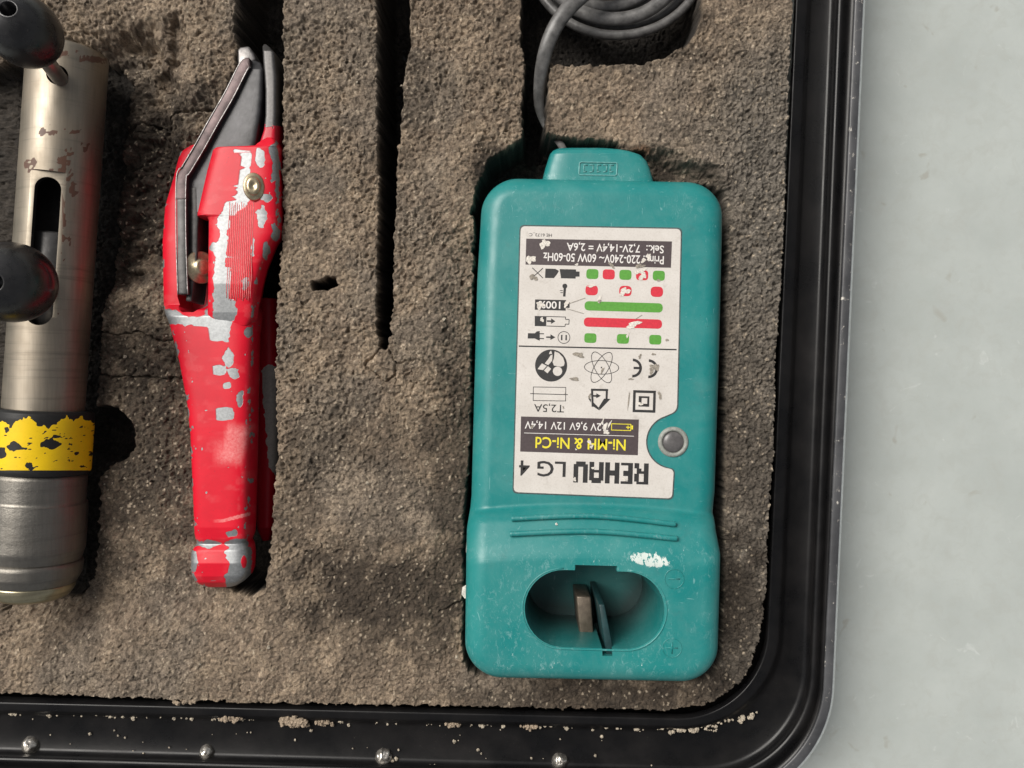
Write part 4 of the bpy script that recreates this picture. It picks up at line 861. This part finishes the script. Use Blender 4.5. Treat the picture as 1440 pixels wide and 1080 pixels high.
body2 = lathe(A, B, dense([(at_y(663), r0 * .85), (at_y(664), rc_ * .95), (at_y(668), rc_ * .985), (at_y(701), rc_ * .99), (at_y(703), rc_ * 1.0), (at_y(705), rc_ * 1.03), (at_y(716), rc_ * 1.04), (at_y(768), rc_ * 1.05), (at_y(780), rc_ * 1.0), (at_y(786), rc_ * .97)], .0006), 180)
notch = prism([(88, 668), (150, 664), (150, 690), (88, 691)], ZA + rc_ * .50, .06, 1, ZA + rc_ * .6); body2 = boolean(body2, [notch])
rust_attr(body2, [], 3); body2.materials.clear(); link('coupling', body2, M_CAST, ex); body2.set_sharp_from_angle(angle=R(35))
ring1 = lathe(A, B, dense([(at_y(784), rc_ * .9), (at_y(785), rc_ * 1.0), (at_y(790), rc_ * 1.03), (at_y(804), rc_ * 1.01), (at_y(816), rc_ * .92), (at_y(818), rc_ * .88)], .0006), 140); rust_attr(ring1, [], 4); link('ring', ring1, M_CAST, ex)
ring2 = lathe(A, B, dense([(at_y(816), rc_ * .8), (at_y(817), rc_ * .90), (at_y(824), rc_ * .89), (at_y(834), rc_ * .80), (at_y(838), rc_ * .70), (at_y(838.5), rc_ * .3)], .0006), 140); rust_attr(ring2, [], 5); link('end_ring', ring2, steel_mat('brassy_end_steel', (.45, .40, .27), .36), ex)
def knob(base, ctr, rad, rod_r, name='knob'):
    base, ctr = Vector(base), Vector(ctr); d = (ctr - base).normalized(); L_ = (ctr - base).length
    link('rod', lathe(base - d * .008, ctr, [(0, rod_r), (L_ + .008 - rad * .6, rod_r)], 40), M_GROD, ex)
    pr = [(-rad * 1.08, rod_r * 1.05), (-rad * 1.10, rod_r * 1.25), (-rad * 1.06, rod_r * 1.5)]
    for t in np.linspace(math.acos(-.93), math.acos(.96), 26): pr.append((rad * 1.10 * math.cos(t), rad * math.sin(t) * (1 - .06 * math.cos(t))))
    pr += [(rad * 1.075, rad * .235), (rad * 1.05, rad * .21), (rad * .5, rad * .20), (rad * .48, rad * .02)]
    pr = [(a + 0, b_) for a, b_ in pr]
    me = lathe(ctr, ctr + d, pr, 72); link(name, me, M_KNOB, ex)
knob(P(85, 112, .0175), P(34, 43, .052), .0127, .0031); knob(P(66, 398, .015), P(16, 397, .050), .0150, .0034)

# ------------------------------------------------------------------ loose crumbs
def ledge(x, dy, z): return V(x, 1003 + x * .0235 + dy, z)
lbl = [(412, 2, .0048, 'largest brown foam crumb on the black ledge below the shears'), (326, -1, .0032, 'small brown foam crumb on the black ledge left of the largest crumb'), (458, 3, .0024, 'flat brown foam crumb right of the largest crumb on the ledge'),
       (636, 1, .0022, 'brown crumb on the ledge left of the charger bottom corner'), (262, -24, .0030, 'brown crumb hanging at the foam edge left of the ledge crumbs'), (748, 2, .0022, 'pale tan crumb on the ledge below the charger')]
for k, (x, dy, r, lb) in enumerate(lbl):
    z = -.0095 if dy > -10 else -.004
    parts = [chunk(ledge(x + random.gauss(0, .6) * r * 3400, dy + random.gauss(0, .3) * r * 2000, z + r * random.uniform(.1, .8)), r * random.uniform(.12, .38), k * 60 + q_) for q_ in range(40)]
    o = link('foam_crumb', mesh('crumb', *join(parts)), M_CRUMB, smooth=False); o['label'] = lb; o['category'] = 'crumb'; o['group'] = 'foam crumbs on the case ledge'
parts = []
for k in range(300):
    x = random.uniform(-20, 1010); t = random.random(); dy = random.gauss(0, 1.4) if t < .75 else random.uniform(-12, 60)
    if random.random() < .35 * (x > 330): continue
    parts.append(chunk(ledge(x, dy, -.0102 + .0004), random.choice([.00025, .0003, .0004, .0006, .0009]) * random.uniform(.7, 1.2), 1000 + k))
for k in range(34):
    q_ = R(k * 1.7 + 12); x, y = 1000 + 105 * math.sin(q_) * random.uniform(.9, 1), 0
    parts.append(chunk(V(930 + k * 4 + random.gauss(0, 3), 1026 - (k / 34) ** 2 * 26 + random.gauss(0, 2.4), -.0088), random.choice([.0005, .0008, .0011]), 3000 + k))
link('ledge_grit', mesh('grit', *join(parts)), M_GRIT, smooth=False, kind='stuff')
parts = []
for k in range(150):
    x, y = random.uniform(120, 1090), random.uniform(0, 985)
    if y < 120 and random.random() < .6: continue
    z = foam_z(x, y)
    if z < -.012: continue
    parts.append(chunk(V(x, y, z + .0003), random.choice([.0003, .0004, .0005, .0007]) * random.uniform(.7, 1.2), 5000 + k))
link('foam_grit', mesh('grit', *join(parts)), M_GRIT, smooth=False, kind='stuff')

for (pts, z, lb) in (([(657, 742), (660, 740), (660, 772), (658, 780), (655.5, 776)], .004, 'thin white paper sliver standing along the left side of the teal charger'), ([(650, 826), (656, 822), (657, 838), (654, 842), (649, 836)], .0035, 'small white torn paper scrap on the foam at the left side of the teal charger')):
    me = prism(pts, z - .0006, z); co = coords(me); co[:, 2] += (fbm(co[:, 0] * 900, co[:, 1] * 900, 9, 2) - .5) * .003; me.vertices.foreach_set('co', co.astype(np.float32).ravel())
    o = link('paper_scrap', me, M_SCUFF, smooth=False); o['label'] = lb; o['category'] = 'paper scrap'
